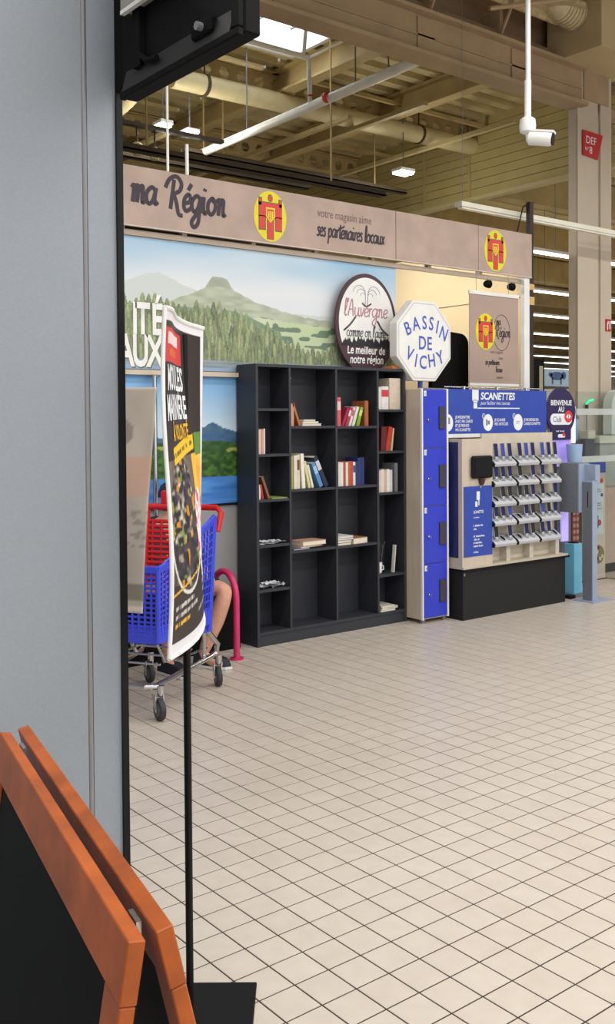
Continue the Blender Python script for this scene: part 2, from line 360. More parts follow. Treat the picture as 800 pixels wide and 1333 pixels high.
# partition wall with the murals, alcove behind it
pw = box_s('wall_mural', mat('grey_partition', (152, 152, 154), .6, var=.04), -2.5, 5.265, 5.58, 5.64, 0, 2.68)
bx('top_rail', mat('cream_rail', (206, 190, 172), .5), pw, -2.5, 6.75, 5.555, 5.58, 2.68, 2.715)
for x in (2.9, 3.35, 3.9, 4.45, 5.0, 5.6, 6.2): bx('rail_stud', mat('cream_rail', (0, 0, 0)), pw, x, x+.035, 5.56, 5.60, 2.70, 2.80)
bx('middle_rail', mat('cream_rail', (0, 0, 0)), pw, -2.5, 3.9, 5.53, 5.57, 1.805, 1.835)
box_s('ceiling_added_cover', darkm, -2.5, 5.2, 5.66, 7.9, 2.95, 3.0)  # added partial cover, coloured dark so the gap over the mural reads as shade
box_s('wall_added_backing', darkm, -2.5, 5.2, 7.9, 7.95, 0, 3.0)  # added dark backing, the alcove's shade put into its colour
wr = box_s('wall_right', beige, 6.90, 6.925, 5.62, 8.6, 0, 3.10)
box_s('wall_alcove_end', beige, 5.2, 7.05, 8.6, 8.7, 0, 3.1)
bx('wall_joint', mat('joint_dark', (120, 96, 70), .7), wr, 6.894, 6.90, 5.7, 8.6, 2.585, 2.592)
# ------------------------------------------------------------------ murals
def mural_cols(u, v):
    s = mix(C(226, 232, 240), C(136, 186, 226), (v-.66)/.34); s = mix(s, C(238, 238, 240), vnoise(u*5, v*7, 3)*.8-.25)
    def ridge(xs, ys): return np.interp(u, xs, ys)
    # u: 0 = X 2.95, 1 = X 5.26
    r1 = ridge([-.3, 0, .05, .1, .18, .25, .32], [.6, .66, .72, .74, .66, .6, .5])+.012*vnoise(u*60, u*0, 5)
    c = mix(s, C(206, 214, 212), (v < r1)*1.)
    r2 = ridge([-.3, .12, .2, .25, .275, .3, .325, .35, .42, .5, .6, .75, 1], [.4, .52, .59, .66, .745, .755, .735, .655, .58, .53, .48, .45, .44])+.012*vnoise(u*70, u*0, 9)
    c = mix(c, mix(C(188, 198, 172), C(150, 158, 132), vnoise(u*30, v*40, 2)), (v < r2)*1.)
    r2b = ((u > .262) & (u < .335) & (v > .675) & (v < r2)); c = mix(c, C(140, 146, 126), r2b*.6)
    r3 = ridge([0, .35, .45, .55, .65, .8, 1], [.3, .42, .46, .43, .42, .4, .36])
    n = vnoise(u*26, v*30, 4); c = mix(c, np.where((n > .62)[:, None], C(84, 112, 84), mix(C(184, 204, 148), C(206, 214, 180), vnoise(u*9, v*12, 8))), (v < r3)*1.)
    r3b = ridge([0, .33, .4, .46, .52, .56], [.5, .5, .46, .4, .34, .0]); c = mix(c, mix(C(88, 122, 96), C(112, 146, 104), vnoise(u*60, v*50, 6)), (v < r3b)*1.)
    # conifers in overlapping rows
    for k, (N, dz) in enumerate(((52, 0), (60, -.07), (70, -.14), (78, -.21), (84, -.28), (90, -.34))):
        q = u*N+k*.37; i = np.floor(q); f = np.abs(q-i-.5)*2; base = ridge([-.3, 0, .12, .3, .4, .5, .58, .66, .72, .85, 1], [.56, .56, .55, .53, .46, .36, .25, .22, .3, .36, .3])+dz
        top = base+(hsh(i, i*0, k)-.5)*.09; m_ = v < (top-f*f*.07)
        br = .75+.4*hsh(i, i*0, k+7)+.35*(vnoise(q*7, v*60, k)-.5)-.3*f
        tone = mix(C(118, 138, 88), C(160, 168, 112), hsh(i, i*0, k+3)); c = np.where(m_[:, None], tone*br[:, None], c)
    c = mix(c, mix(C(96, 112, 112), C(150, 166, 186), vnoise(u*14, v*60, 1)), (v < .075+.02*vnoise(u*20, u*0))*1.)
    c = mix(c, C(128, 160, 208), (v < .03)*.8)
    return mix(c, C(208, 214, 214), np.full(len(u), .24))
MX0, MX1 = 2.0, 5.262
mu = painted('wall_mural_print', 640, 190, lambda a, b: (MX0+(MX1-MX0)*a, 5.572, 1.842+.836*b), lambda a, b: mural_cols((MX0+(MX1-MX0)*a-2.95)/2.31, b), None)
tag(mu, 'wide printed mountain and forest lake mural above the black bookcase', 'mural')
PM = Plane((0, 5.572, 0), (1, 0, 0), (0, 0, 1))
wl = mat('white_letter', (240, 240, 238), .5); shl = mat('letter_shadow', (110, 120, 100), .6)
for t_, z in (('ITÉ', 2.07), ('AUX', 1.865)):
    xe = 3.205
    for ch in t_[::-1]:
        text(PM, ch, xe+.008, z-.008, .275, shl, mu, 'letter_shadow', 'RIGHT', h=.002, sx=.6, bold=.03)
        text(PM, ch, xe, z, .275, wl, mu, 'letter', 'RIGHT', h=.003, sx=.6, bold=.03); xe -= {'I': .05, 'T': .085, 'É': .095, 'A': .11, 'U': .108, 'X': .105}[ch]
def low_cols(u, v):
    c = mix(C(206, 226, 240), C(120, 176, 228), (v-.6)/.4); c = mix(c, C(235, 240, 245), vnoise(u*3, v*5, 2)-.5)
    h = .56+.05*np.sin(u*9)+.04*vnoise(u*12, u*0, 3); c = mix(c, mix(C(60, 96, 150), C(84, 120, 140), vnoise(u*20, v*30)), (v < h)*1.)
    h = .47+.03*vnoise(u*10, u*0, 6); c = mix(c, mix(C(70, 110, 56), C(44, 76, 44), vnoise(u*26, v*40, 1)), (v < h)*1.)
    c = mix(c, C(182, 190, 92), ((vnoise(u*5, v*26, 5) > .6) & (v < .46) & (v > .34))*.85)
    h = .36+.06*vnoise(u*16, u*0, 8); c = mix(c, mix(C(34, 62, 34), C(84, 130, 48), vnoise(u*40, v*50, 2)), (v < h)*1.)
    h = .215; c = mix(c, mix(C(56, 112, 190), C(90, 150, 220), vnoise(u*8, v*40, 2)), (v < h)*1.)
    return c
lm = painted('lake_mural_print', 220, 110, lambda a, b: (2.0+2.3*a, 5.573, .955+.85*b), lambda a, b: low_cols(a*2.3, b), None)
tag(lm, 'lower printed mural of blue lake and green hills left of the bookcase', 'mural')
bx('bottom_edge', black, lm, 2.0, 4.3, 5.565, 5.575, .94, .955)
# ------------------------------------------------------------------ fascia banner
def emblem(P, cx, cy, s, parent, hh=.0015):
    """yellow oval with the red three-tailed banner edged in green"""
    decal(P, [ell(cx, cy, .5*s*.8, .5*s)], 'emblem_oval', yel, parent, h=hh)
    def gon(e):
        return [rect(cx-(.27+e)*s, cx+(.27+e)*s, cy-(.02+e)*s, cy+(.26+e)*s), rect(cx-(.27+e)*s, cx-(.13-e)*s, cy-(.27+e)*s, cy), rect(cx-(.07+e)*s, cx+(.07+e)*s, cy-(.45+e*.6)*s, cy), rect(cx+(.13-e)*s, cx+(.27+e)*s, cy-(.27+e)*s, cy),
                ell(cx, cy+.36*s, (.045+e)*s, (.06+e)*s, 12), rect(cx-(.27+e)*s, cx-(.22-e)*s, cy+.2*s, cy+(.34+e)*s), rect(cx+(.22-e)*s, cx+(.27+e)*s, cy+.2*s, cy+(.34+e)*s)]
    decal(P, gon(.018), 'emblem_outline', grn, parent, h=hh+.0008); decal(P, gon(0), 'emblem_banner', red, parent, h=hh+.0016)
    sh = lambda k: [(cx-.11*k*s, cy+.13*k*s+.04*s), (cx+.11*k*s, cy+.13*k*s+.04*s), (cx+.11*k*s, cy-.05*k*s+.04*s), (cx, cy-.17*k*s+.04*s), (cx-.11*k*s, cy-.05*k*s+.04*s)]
    decal(P, [sh(1)], 'emblem_shield', yel, parent, h=hh+.0024); decal(P, [sh(.75)], 'emblem_shield', red, parent, h=hh+.0032)
    decal(P, [rect(cx-.06*s, cx-.03*s, cy-.03*s, cy+.1*s), rect(cx-.015*s, cx+.015*s, cy-.07*s, cy+.1*s), rect(cx+.03*s, cx+.06*s, cy-.03*s, cy+.1*s)], 'emblem_shield', yel, parent, h=hh+.004)
fa = thing('fascia_banner', 'long pinkish kraft fascia banner reading ma Région hung over the murals', 'banner', (4.8, 5.5, 2.72))
FZ0, FZ1 = 2.725, 3.10
for x0, x1 in ((1.0, 2.85), (2.855, 5.195), (5.2, 6.12), (6.125, 6.8)):
    bx('banner_panel', kraft, fa, x0, x1, 5.5, 5.525, FZ0, FZ1, bevel=.002)
PF = Plane((0, 5.5, 0), (1, 0, 0), (0, 0, 1))
letters(PF, 'ma', 2.945, 2.875, .108, .027, ink, fa, sx=.84)
letters(PF, 'Région', 3.215, 2.865, .108, .027, ink, fa, sx=.82)
emblem(PF, 4.015, 2.913, .345, fa); emblem(PF, 6.33, 2.913, .34, fa)
text(PF, 'votre magasin aime', 4.43, 2.965, .085, mat('thin_ink', (120, 98, 96), .6), fa, sx=.78)
script(PF, 'ses partenaires locaux', 4.425, 2.83, .062, .0125, ink, fa, sx=.72)
bx('banner_edge', mat('edge_cream', (214, 200, 186), .5), fa, 1.0, 6.8, 5.496, 5.5, FZ0, FZ0+.006)
for x, zt in ((3.223, 5.9), (3.366, 3.3), (-.5, 5.9)): MB().tube([(x, 5.52, 3.09), (x, 5.52, zt)], .009 if zt > 4 else .012, 8).build('hanger_rod', wpipem, fa, True)
wp = thing('white_post', 'slim white post under the right end of the fascia banner', 'post', (6.745, 5.52, 0))
bx('post_shaft', white, wp, 6.71, 6.78, 5.51, 5.55, 0, 2.725); bx('post_plate', white, wp, 6.69, 6.8, 5.5, 5.57, 0, .012)
bp = thing('black_pole', 'thin black pole rising past the right end of the fascia banner', 'pole', (6.835, 5.53, 0))
MB().box(6.81, 6.86, 5.53, 5.57, 0, 3.39).build('pole_shaft', mat('dark_brown_pole', (44, 30, 28), .6), bp)
bx('pole_clip', mat('clip_tan', (206, 170, 110), .6), bp, 6.805, 6.865, 5.525, 5.575, 2.63, 2.68); bx('pole_clip', mat('clip_tan', (0, 0, 0)), bp, 6.805, 6.865, 5.525, 5.575, 2.5, 2.57)
MB().tube([(6.82, 5.54, 3.38), (6.72, 5.53, 3.33), (6.64, 5.53, 3.1)], .006, 6).build('pole_cable', black, bp)
# spot lights clipped beneath the fascia
for x in (6.28, 6.58):
    s_ = thing('clip_spotlight', 'small dark clip spotlight under the fascia %s' % ('above the hanging poster' if x < 6.4 else 'next to the white post'), 'spotlight', (x, 5.6, 2.66))
    MB().lathe([(.012, 0), (.028, .02), (.034, .065), (.03, .065)], (x, 5.58, 2.645), 14, 'X').build('lamp_head', blackm, s_, True)
    l_ = bpy.data.lights.new('spot_lamp', 'SPOT'); l_.energy = 14; l_.spot_size = 2.6; l_.spot_blend = .6; l_.shadow_soft_size = .04; l_.color = (1, .86, .66)
    lo_ = bpy.data.objects.new('spot_lamp', l_); col.objects.link(lo_); lo_.location = (x-.02, 5.66, 2.62); lo_.rotation_euler = (math.radians(80), 0, math.radians(-25 if x < 6.4 else 30))
    MB().tube([(x+.03, 5.58, 2.63), (x+.04, 5.57, 2.7), (x+.1, 5.57, 2.715)], .006, 6).build('lamp_arm', blackm, s_)
al = thing('added_alcove_light', 'added unseen tube light brightening the beige alcove behind the fascia', 'light', (5.75, 6.9, 2.9))  # added fixture, hidden by the fascia, to brighten the beige alcove wall
bx('housing', white, al, 5.7, 5.78, 6.4, 7.2, 3.13, 3.17); bx('tube', lamp, al, 5.72, 5.76, 6.42, 7.18, 3.10, 3.13); bx('wall_arm', grey, al, 5.1, 5.7, 6.78, 6.82, 3.14, 3.16); bx('wall_arm', grey, al, 5.1, 5.14, 6.78, 6.82, 3.0, 3.14)
area('added_alcove_lamp', (5.74, 6.8, 3.09), (0, math.radians(-35), 0), .1, .8, 26, (1, .95, .85))  # light of the added alcove fixture
# ------------------------------------------------------------------ oval sign (l'Auvergne)
ov = thing('oval_sign', "white oval sign reading l'Auvergne comme on l'aime standing behind bookcase top", 'sign', (4.87, 5.53, 1.85))
PO = Plane((0, 5.49, 0), (1, 0, 0), (0, 0, 1)); plum = mat('plum_print', (72, 44, 56), .5); ocx, ocz = 4.885, 2.225
osh = [p for p in ell(ocx, ocz, .30, .37, 64) if p[1] > 1.89]; osh = sorted(osh, key=lambda p: math.atan2(p[1]-ocz, p[0]-ocx))
i0 = max(range(len(osh)), key=lambda k: (math.atan2(osh[(k+1) % len(osh)][1]-ocz, osh[(k+1) % len(osh)][0]-ocx)-math.atan2(osh[k][1]-ocz, osh[k][0]-ocx)) % (2*math.pi))
osh = osh[i0+1:]+osh[:i0+1]
MB().prism(osh, lambda a, b: (a, 5.49, b), lambda a, b: (a, 5.505, b)).build('sign_board', plum, ov)
decal(PO, [[p for p in ell(ocx+.002, ocz+.005, .272, .335, 64) if p[1] > 2.06]], 'white_field', white, ov, h=.002)
tr = []; rnd = random.Random(3); x = ocx-.23
while x < ocx+.22:
    hgt = .02+.055*rnd.random(); tr.append([(x-.02, 2.055), (x+.03, 2.055), (x+.006, 2.065+hgt)]); x += .014
decal(PO, tr, 'tree_silhouette', mat('ink_black', (34, 34, 40), .6), ov, h=.0032)
lil = mat('lilac_ink', (176, 122, 138), .5); gi = mat('grey_ink', (70, 72, 78), .5)
script(PO, "l'Auvergne", ocx-.225, 2.275, .066, .0085, lil, ov, sx=.98, h=.004)
script(PO, "comme on l'aime", ocx-.2, 2.125, .045, .006, gi, ov, sx=.8, h=.004)
fount = []
for s_ in (-1, 1):
    for r_, top in ((.025, .37-.3), (.043, .1), (.06, .125)):
        pts = [(ocx-.005+s_*.008*(1+r_*8), 2.36)]+[(ocx+s_*(.012+r_+r_*math.cos(a)*-1), 2.40+top*.35+r_*math.sin(a)*1.0) for a in [k*math.pi*.95/8 for k in range(9)]]
        fount += ribbon2(pts, .0035)
decal(PO, fount, 'fountain_lines', mat('pale_line', (150, 150, 158), .5), ov, h=.004)
mt_ = ribbon2(crom([(ocx-.225, 2.165), (ocx-.16, 2.215), (ocx-.11, 2.27)]), .014)+ribbon2(crom([(ocx+.105, 2.25), (ocx+.15, 2.19), (ocx+.215, 2.145)]), .016)+ribbon2(crom([(ocx-.045, 2.375), (ocx-.005, 2.352), (ocx+.045, 2.375)]), .012)
decal(PO, mt_, 'volcano_outline', gi, ov, h=.0036)
text(PO, 'Le meilleur de', ocx-.005, 2.0, .09, wl, ov, align='CENTER', sx=.72, bold=.02, shear=.1); text(PO, 'notre région', ocx, 1.93, .09, wl, ov, align='CENTER', sx=.72, bold=.02, shear=.1)
MB().tube([(4.75, 5.505, 1.94), (4.75, 5.515, 1.9)], .01, 6).build('support_peg', grey, ov)
# ------------------------------------------------------------------ octagonal sign
oc = thing('octagonal_sign', 'white octagonal sign reading BASSIN DE VICHY in blue on top of the lockers', 'sign', (5.29, 5.32, 1.74))
R8 = .3; octp = [(5.297+.285*math.cos(math.pi/8+k*math.pi/4)/math.cos(math.pi/8), 2.102+R8*math.sin(math.pi/8+k*math.pi/4)/math.cos(math.pi/8)) for k in range(8)]
MB().prism(octp, lambda a, b: (a, 5.30, b), lambda a, b: (a, 5.38, b)).build('sign_body', white, oc, bevel=.004)
P8 = Plane((0, 5.30, 0), (1, 0, 0), (0, 0, 1)); bl = mat('sign_blue', (70, 92, 190), .5)
rim = [(5.297+(a-5.297)*.93, 2.102+(b-2.102)*.93) for a, b in octp]
decal(P8, ribbon2(rim+[rim[0]], .004), 'rim_line', mat('rim_grey', (170, 174, 186), .5), oc)
for ch, x, z, rt in (('B', 5.121, 2.191, 24), ('A', 5.208, 2.23, 12), ('S', 5.297, 2.243, 2), ('S', 5.37, 2.239, -6), ('I', 5.436, 2.217, -14), ('N', 5.503, 2.17, -24), ('D', 5.274, 2.09, 0), ('E', 5.349, 2.087, 0), ('V', 5.143, 2.004, -22), ('I', 5.208, 1.955, -12), ('C', 5.281, 1.945, -3), ('H', 5.372, 1.96, 8), ('Y', 5.463, 1.987, 20)):
    a = math.radians(rt); text(P8, ch, x+.05*math.sin(a), z-.05*math.cos(a), .142, bl, oc, 'letter', 'CENTER', rot=a, sx=.8, bold=.012)
MB().tube([(5.29, 5.34, 1.74), (5.29, 5.34, 1.84)], .018, 10).build('support_stub', bluep, oc)
# black rounded panel behind
rp_ = [(5.7, 1.2), (6.13, 1.2), (6.13, 2.13)]+[(6.03+.10*math.cos(a), 2.13+.09*math.sin(a)) for a in [k*math.pi/12 for k in range(1, 7)]]+[(5.7, 2.24)]
MB().prism(rp_, lambda a, b: (a, 5.62, b), lambda a, b: (a, 5.66, b)).build('panel_board', blackm, bp2 := thing('rounded_panel', 'black round-cornered panel standing behind the octagonal sign', 'panel', (5.9, 5.64, 0)))
bx('panel_foot', blackm, bp2, 5.7, 6.13, 5.6, 5.7, 0, 1.2)
# hanging poster
po = thing('hanging_poster', 'kraft ma Région poster hanging above the scanner display', 'poster', (6.31, 5.5, 1.79))
bx('poster_sheet', mat('kraft_poster', (172, 150, 138), .55, var=.06, scale=4), po, 6.01, 6.618, 5.50, 5.504, 1.80, 2.555)
bx('poster_rail', white, po, 6.005, 6.622, 5.493, 5.51, 2.535, 2.563); bx('poster_rail', white, po, 6.005, 6.622, 5.493, 5.51, 1.788, 1.808)
for x in (6.1, 6.5): MB().tube([(x, 5.505, 2.56), (x, 5.51, 2.73)], .002, 5).build('hanging_wire', grey, po)
PP = Plane((0, 5.50, 0), (1, 0, 0), (0, 0, 1)); emblem(PP, 6.205, 2.235, .3, po)
decal(PP, ribbon2(ell(6.405, 2.235, .105, .15, 40, -2.6, 2.6), .004), 'ring_line', ink, po)
script(PP, 'ma', 6.335, 2.3, .035, .006, ink, po, sx=.8); script(PP, 'Région', 6.33, 2.2, .05, .008, ink, po, sx=.75)
ti = mat('thin_ink', (0, 0, 0))
text(PP, 'votre magasin', 6.42, 2.06, .036, ti, po, align='RIGHT', sx=.8); text(PP, 'aime', 6.42, 2.01, .036, ti, po, align='RIGHT', sx=.8)
script(PP, 'ses partenaires', 6.2, 1.965, .026, .005, ink, po, sx=.7); script(PP, 'locaux', 6.33, 1.905, .026, .005, ink, po, sx=.7)
scribble(PP, 6.34, 6.42, 1.85, 1.866, 8, ti, po)
# ------------------------------------------------------------------ bookcase
bcm = mat('bookcase_laminate', (46, 48, 56), .55, var=.08, scale=30); bcb = mat('bookcase_edge', (86, 88, 96), .5)
bc = thing('bookcase', 'tall dark grey open bookcase with four bays of shelves against the mural', 'bookcase', (4.44, 5.44, 0))
F0, B0 = 5.33, 5.555
bx('side_panel', bcm, bc, 3.762, 3.782, F0, B0, 0, 1.888, bevel=.001); bx('side_panel', bcm, bc, 5.108, 5.128, F0, B0, 0, 1.888, bevel=.001)
bx('top_panel', bcm, bc, 3.782, 5.108, F0, B0, 1.868, 1.888, bevel=.001); bx('base_board', bcm, bc, 3.782, 5.108, F0, B0, .075, .095, bevel=.001)
bx('plinth', bcm, bc, 3.782, 5.108, F0+.008, F0+.026, 0, .075); bx('back_panel', bcm, bc, 3.782, 5.108, B0-.006, B0, .095, 1.868)
DV = (4.045, 4.455, 4.848)
for x in DV: bx('divider', bcm, bc, x-.009, x+.009, F0, B0-.006, .095, 1.868, bevel=.001)
bays = [(3.782, DV[0]-.009), (DV[0]+.009, DV[1]-.009), (DV[1]+.009, DV[2]-.009), (DV[2]+.009, 5.108)]
SH = [(1.592, 1.286, .983, .678, .379), (1.472, 1.04, .62), (1.468, 1.04, .618), (1.587, 1.281, .977, .372)]
for (a, b), zs in zip(bays, SH):
    for z in zs: bx('shelf', bcm, bc, a, b, F0+.003, B0-.006, z-.018, z, bevel=.001)
for x in (4.066, 4.475): MB().lathe([(.004, 0), (.003, -.004)], (x+.01, F0+.03, 1.8), 8, 'Y').build('peg_hole', grey, bc)
# books and papers
PGM = mat('book_pages', (226, 218, 200), .8, var=.05, scale=60, stretch=(1, 1, 8))
def bmatf(rgb): return mat('cover_%d_%d_%d' % rgb, rgb, .5, var=.08, scale=40)
def book(x, z, wd, hgt, rgb, label, tilt=0, dep=.14, y=5.36, group='books on the bookcase', band=None, name='book'):
    t = thing(name, label, 'book', (x, y, z), group=group)
    M = Matrix.Translation((x, y, z)) @ Matrix.Rotation(tilt, 4, 'Y')
    c = .0015
    MB().box(0, wd, 0, c, 0, hgt).box(0, c, c, dep, 0, hgt).box(wd-c, wd, c, dep, 0, hgt).build('cover', bmatf(rgb), t, M=M)
    bx('pages', PGM, t, c, wd-c, c, dep-.004, .003, hgt-.004, M=M)
    if band: bx('spine_band', bmatf(band), t, .001, wd-.001, -.0006, 0, hgt*.55, hgt*.85, M=M)
    return t
def flat(x, z, wd, th, rgb, label, dep=.16, y=5.35, rot=0, cat='book', name='book'):
    t = thing(name, label, cat, (x, y, z), rot, group='books on the bookcase')
    M = W[t]; c = .0015
    MB().box(0, wd, 0, dep, 0, c).box(0, wd, 0, dep, th-c, th).box(0, wd, dep-c, dep, c, th-c).build('cover', bmatf(rgb), t, M=M)
    bx('pages', PGM, t, .003, wd-.003, .003, dep-c, c, th-c, M=M)
    return t
def paper(x, z, wd, dep, label, seed, amp=.012, y=5.36, rgb=(214, 216, 220), rot=0):
    rnd = random.Random(seed); n, m_ = 8, 6
    hs = [[rnd.random()*amp+.001 for i in range(n+1)] for j in range(m_+1)]
    bm = bmesh.new(); vs = [[bm.verts.new((wd*i/n, dep*j/m_, hs[j][i])) for i in range(n+1)] for j in range(m_+1)]
    vb = [[bm.verts.new((wd*i/n, dep*j/m_, max(0, hs[j][i]-.0012))) for i in range(n+1)] for j in range(m_+1)]
    for j in range(m_):
        for i in range(n):
            bm.faces.new((vs[j][i], vs[j][i+1], vs[j+1][i+1], vs[j+1][i])); bm.faces.new((vb[j][i], vb[j+1][i], vb[j+1][i+1], vb[j][i+1]))
    bmesh.ops.transform(bm, matrix=Matrix.Translation((x, y, z)) @ Matrix.Rotation(rot, 4, 'Z'), verts=bm.verts)
    me = bpy.data.meshes.new('paper_sheet'); bm.to_mesh(me); bm.free()
    return tag(finish('paper_sheet', me, mat('paper_%d' % sum(rgb), rgb, .7)), label, 'paper')
a2 = lambda x: 4.069+(x-37)*.00137
a3 = lambda x: 4.479+(x-340)*.00147
a4 = lambda x: 4.876+(x-610)*.001555
z2, z3 = 1.472, 1.468
book(a2(42), z2, .024, .155, (196, 150, 132), 'pinkish tan book upright at the left of the upper second bay')
book(a2(92), z2, .016, .165, (176, 104, 52), 'orange-brown book leaning left on the upper second bay shelf', tilt=-.36)
flat(a2(108), z2, .17, .016, (208, 206, 200), 'white flat book at the bottom of the small pile on the upper second bay', dep=.15)
flat(a2(112), z2+.017, .15, .014, (218, 216, 208), 'white flat book in the middle of the small pile on the upper second bay', dep=.14, rot=.08)
flat(a2(118), z2+.032, .125, .012, (200, 198, 192), 'pale flat book topping the small pile on the upper second bay', dep=.13, rot=.2)
book(a3(338), z3, .044, .205, (206, 92, 104), 'thick pink-red book upright at left of the upper third bay', band=(230, 190, 190))
book(a3(372), z3, .022, .145, (150, 36, 66), 'dark magenta book leaning right beside the thick pink book', tilt=.4)
book(a3(395), z3, .02, .145, (172, 44, 76), 'second magenta book leaning right on the upper third bay', tilt=.36, band=(222, 214, 210))
book(a3(417), z3, .018, .145, (222, 206, 206), 'white and pink book leaning right between magenta and green books', tilt=.36, band=(196, 84, 110))
book(a3(438), z3, .022, .15, (216, 216, 208), 'white book leaning right against the green one', tilt=.34)
book(a3(467), z3, .026, .145, (126, 164, 52), 'lime green book leaning right on the upper third bay', tilt=.3, band=(196, 210, 120))
book(a3(522), z3, .035, .182, (160, 88, 46), 'orange-brown book upright at the right end of the upper third bay')
book(a4(612), 1.587, .03, .165, (214, 210, 208), 'white thin book at the left of the top right shelf')
book(a4(633), 1.587, .07, .17, (220, 214, 212), 'white book with red top corner on the top right shelf', band=(196, 60, 70))
book(a4(684), 1.587, .11, .232, (206, 192, 174), 'tall wide beige box file on the top right shelf', dep=.16)
book(a4(628), 1.281, .05, .18, (92, 26, 32), 'dark maroon book on the second shelf of the right bay', tilt=.05)
book(a4(657), 1.281, .034, .185, (184, 52, 38), 'bright red book leaning right on the second shelf of the right bay', tilt=.2)
book(a4(692), 1.281, .014, .17, (212, 178, 140), 'thin beige book leaning at the end beside the bright red book', tilt=.13)
for k, (c_, n_) in enumerate((((214, 190, 180), 'pinkish'), ((222, 210, 196), 'cream'), ((196, 172, 160), 'tan-pink'), ((226, 222, 216), 'white'), ((200, 200, 204), 'pale grey'))):
    book(a4(612)+k*.0275, .977, .0265, .162+.006*(k % 2), c_, '%s paperback, number %s from the left in the row on the third right shelf' % (n_, ('one', 'two', 'three', 'four', 'five')[k]))
book(a4(716), .977, .03, .212, (112, 114, 118), 'tall grey book standing apart on the third right shelf')
z2 = z3 = 1.04
book(a2(42), z2, .014, .225, (160, 168, 88), 'thin yellow-green book at the left of the middle second bay')
book(a2(58), z2, .026, .23, (222, 214, 196), 'tall cream book next to the yellow-green book')
book(a2(78), z2, .022, .235, (214, 206, 188), 'tall ivory book with dark top in the middle second bay', band=(120, 70, 60))
book(a2(110), z2, .028, .24, (232, 226, 212), 'tallest white book leaning left in the middle second bay', tilt=-.06)
book(a2(150), z2, .02, .19, (206, 204, 150), 'pale yellow book leaning left in the middle second bay', tilt=-.22)
book(a2(172), z2, .018, .165, (226, 212, 186), 'cream paperback leaning left beside the blue books', tilt=-.27)
book(a2(224), z2, .032, .185, (84, 136, 190), 'sky blue book leaning left on the middle second bay', tilt=-.42, band=(150, 190, 226))
book(a2(258), z2, .034, .235, (30, 36, 66), 'dark navy book leaning left against the sky blue one', tilt=-.46, band=(200, 200, 204))
seq = [((216, 210, 206), .172, 'white'), ((226, 222, 214), .17, 'off-white'), ((164, 84, 56), .17, 'rust brown'), ((220, 208, 200), .17, 'pale cream'), ((182, 90, 52), .175, 'orange-rust'), ((176, 72, 48), .175, 'brick red'), ((206, 210, 220), .17, 'white-blue striped'), ((40, 52, 96), .172, 'slim navy'), ((34, 46, 104), .198, 'tall navy'), ((30, 42, 98), .2, 'tall dark blue')]
xx = a3(350)
for k, (c_, h_, n_) in enumerate(seq):
    wd = .022 if k < 8 else .03
    book(xx, z3, wd, h_, c_, '%s book standing in the tidy row of the middle third bay' % n_, band=(60, 70, 130) if k == 6 else None); xx += wd+.001
b1 = lambda x: 3.80+(x-115)*.00212
book(b1(117), 1.286, .02, .165, (220, 190, 176), 'cream-pink book at the left of the second shelf, left bay'); book(b1(128), 1.286, .016, .165, (206, 150, 140), 'pink book leaning on its neighbour, second shelf of left bay')
book(b1(136), 1.286, .012, .17, (216, 206, 196), 'thin pale book, last of three on the second left shelf')
book(b1(117), .983, .012, .1, (222, 222, 220), 'small white book at the left of the third left shelf'); book(b1(128), .983, .016, .1, (176, 40, 44), 'small red book leaning left on the third left shelf', tilt=-.18)
book(b1(152), .983, .018, .16, (126, 84, 62), 'brown book leaning left on the third left shelf', tilt=-.36)
flat(b1(165), .983, .13, .006, (150, 176, 74), 'thin lime green booklet lying flat on the third left shelf', name='booklet')
paper(b1(120), .678, .22, .13, 'white crumpled paper sheet lying on the fourth left shelf', 4, .014)
paper(b1(128), .690, .17, .1, 'smaller white paper sheet on top of the sheet on the fourth left shelf', 9, .01)
paper(b1(122), .379, .13, .12, 'creased white leaflet at the left of the fifth left shelf', 5, .022); paper(b1(165), .379, .15, .12, 'creased white leaflet at the right of the fifth left shelf', 11, .024, rot=.2)
paper(b1(145), .402, .12, .09, 'small white leaflet on top of the fifth shelf leaflets', 21, .016)
flat(4.085, .62, .14, .008, (92, 110, 160), 'thin blue magazine lying on the third shelf of the second bay', name='magazine')
flat(4.15, .629, .21, .012, (196, 150, 140), 'pinkish flat book under the thick tan book', dep=.17, rot=.12); flat(4.165, .642, .215, .03, (206, 160, 136), 'thick tan flat book on the third shelf of the second bay', dep=.15, rot=.05)
flat(4.475, .618, .13, .018, (150, 92, 66), 'brown flat book at the bottom of the third bay pile'); flat(4.475, .637, .14, .016, (206, 206, 214), 'white flat book in the middle of the third bay pile', rot=.04)
flat(4.478, .654, .15, .014, (90, 104, 156), 'blue flat book high in the third bay pile'); flat(4.48, .669, .15, .013, (222, 224, 228), 'white flat book topping the third bay pile', rot=.05)
flat(4.625, .618, .15, .042, (170, 112, 76), 'thick brown flat book beside the pile in the third bay', dep=.14, rot=.1)
flat(4.885, .095, .15, .014, (216, 214, 204), 'pale flat book at the bottom of the pile on the bottom right shelf'); flat(4.9, .110, .17, .014, (226, 224, 216), 'white flat book in the bottom right shelf pile', rot=.06); flat(4.892, .125, .13, .012, (210, 206, 196), 'cream flat book topping the bottom right shelf pile', rot=-.05)
mug = thing('mug', 'white mug tipped at the left of the lower right shelf', 'mug', (4.905, 5.40, .372))
MB().lathe([(.02, 0), (.028, .01), (.032, .085), (.029, .085), (.026, .015), (.001, .012)], (4.905, 5.40, .372), 18).build('cup', white, mug, True)
MB().tube([(4.935, 5.40, .43), (4.958, 5.40, .425), (4.96, 5.40, .40), (4.934, 5.40, .392)], .005, 6).build('handle', white, mug, True)
book(5.035, .372, .008, .205, (224, 222, 216), 'tall thin white board leaning at the right of the lower right shelf', tilt=.1, dep=.03, y=5.37)
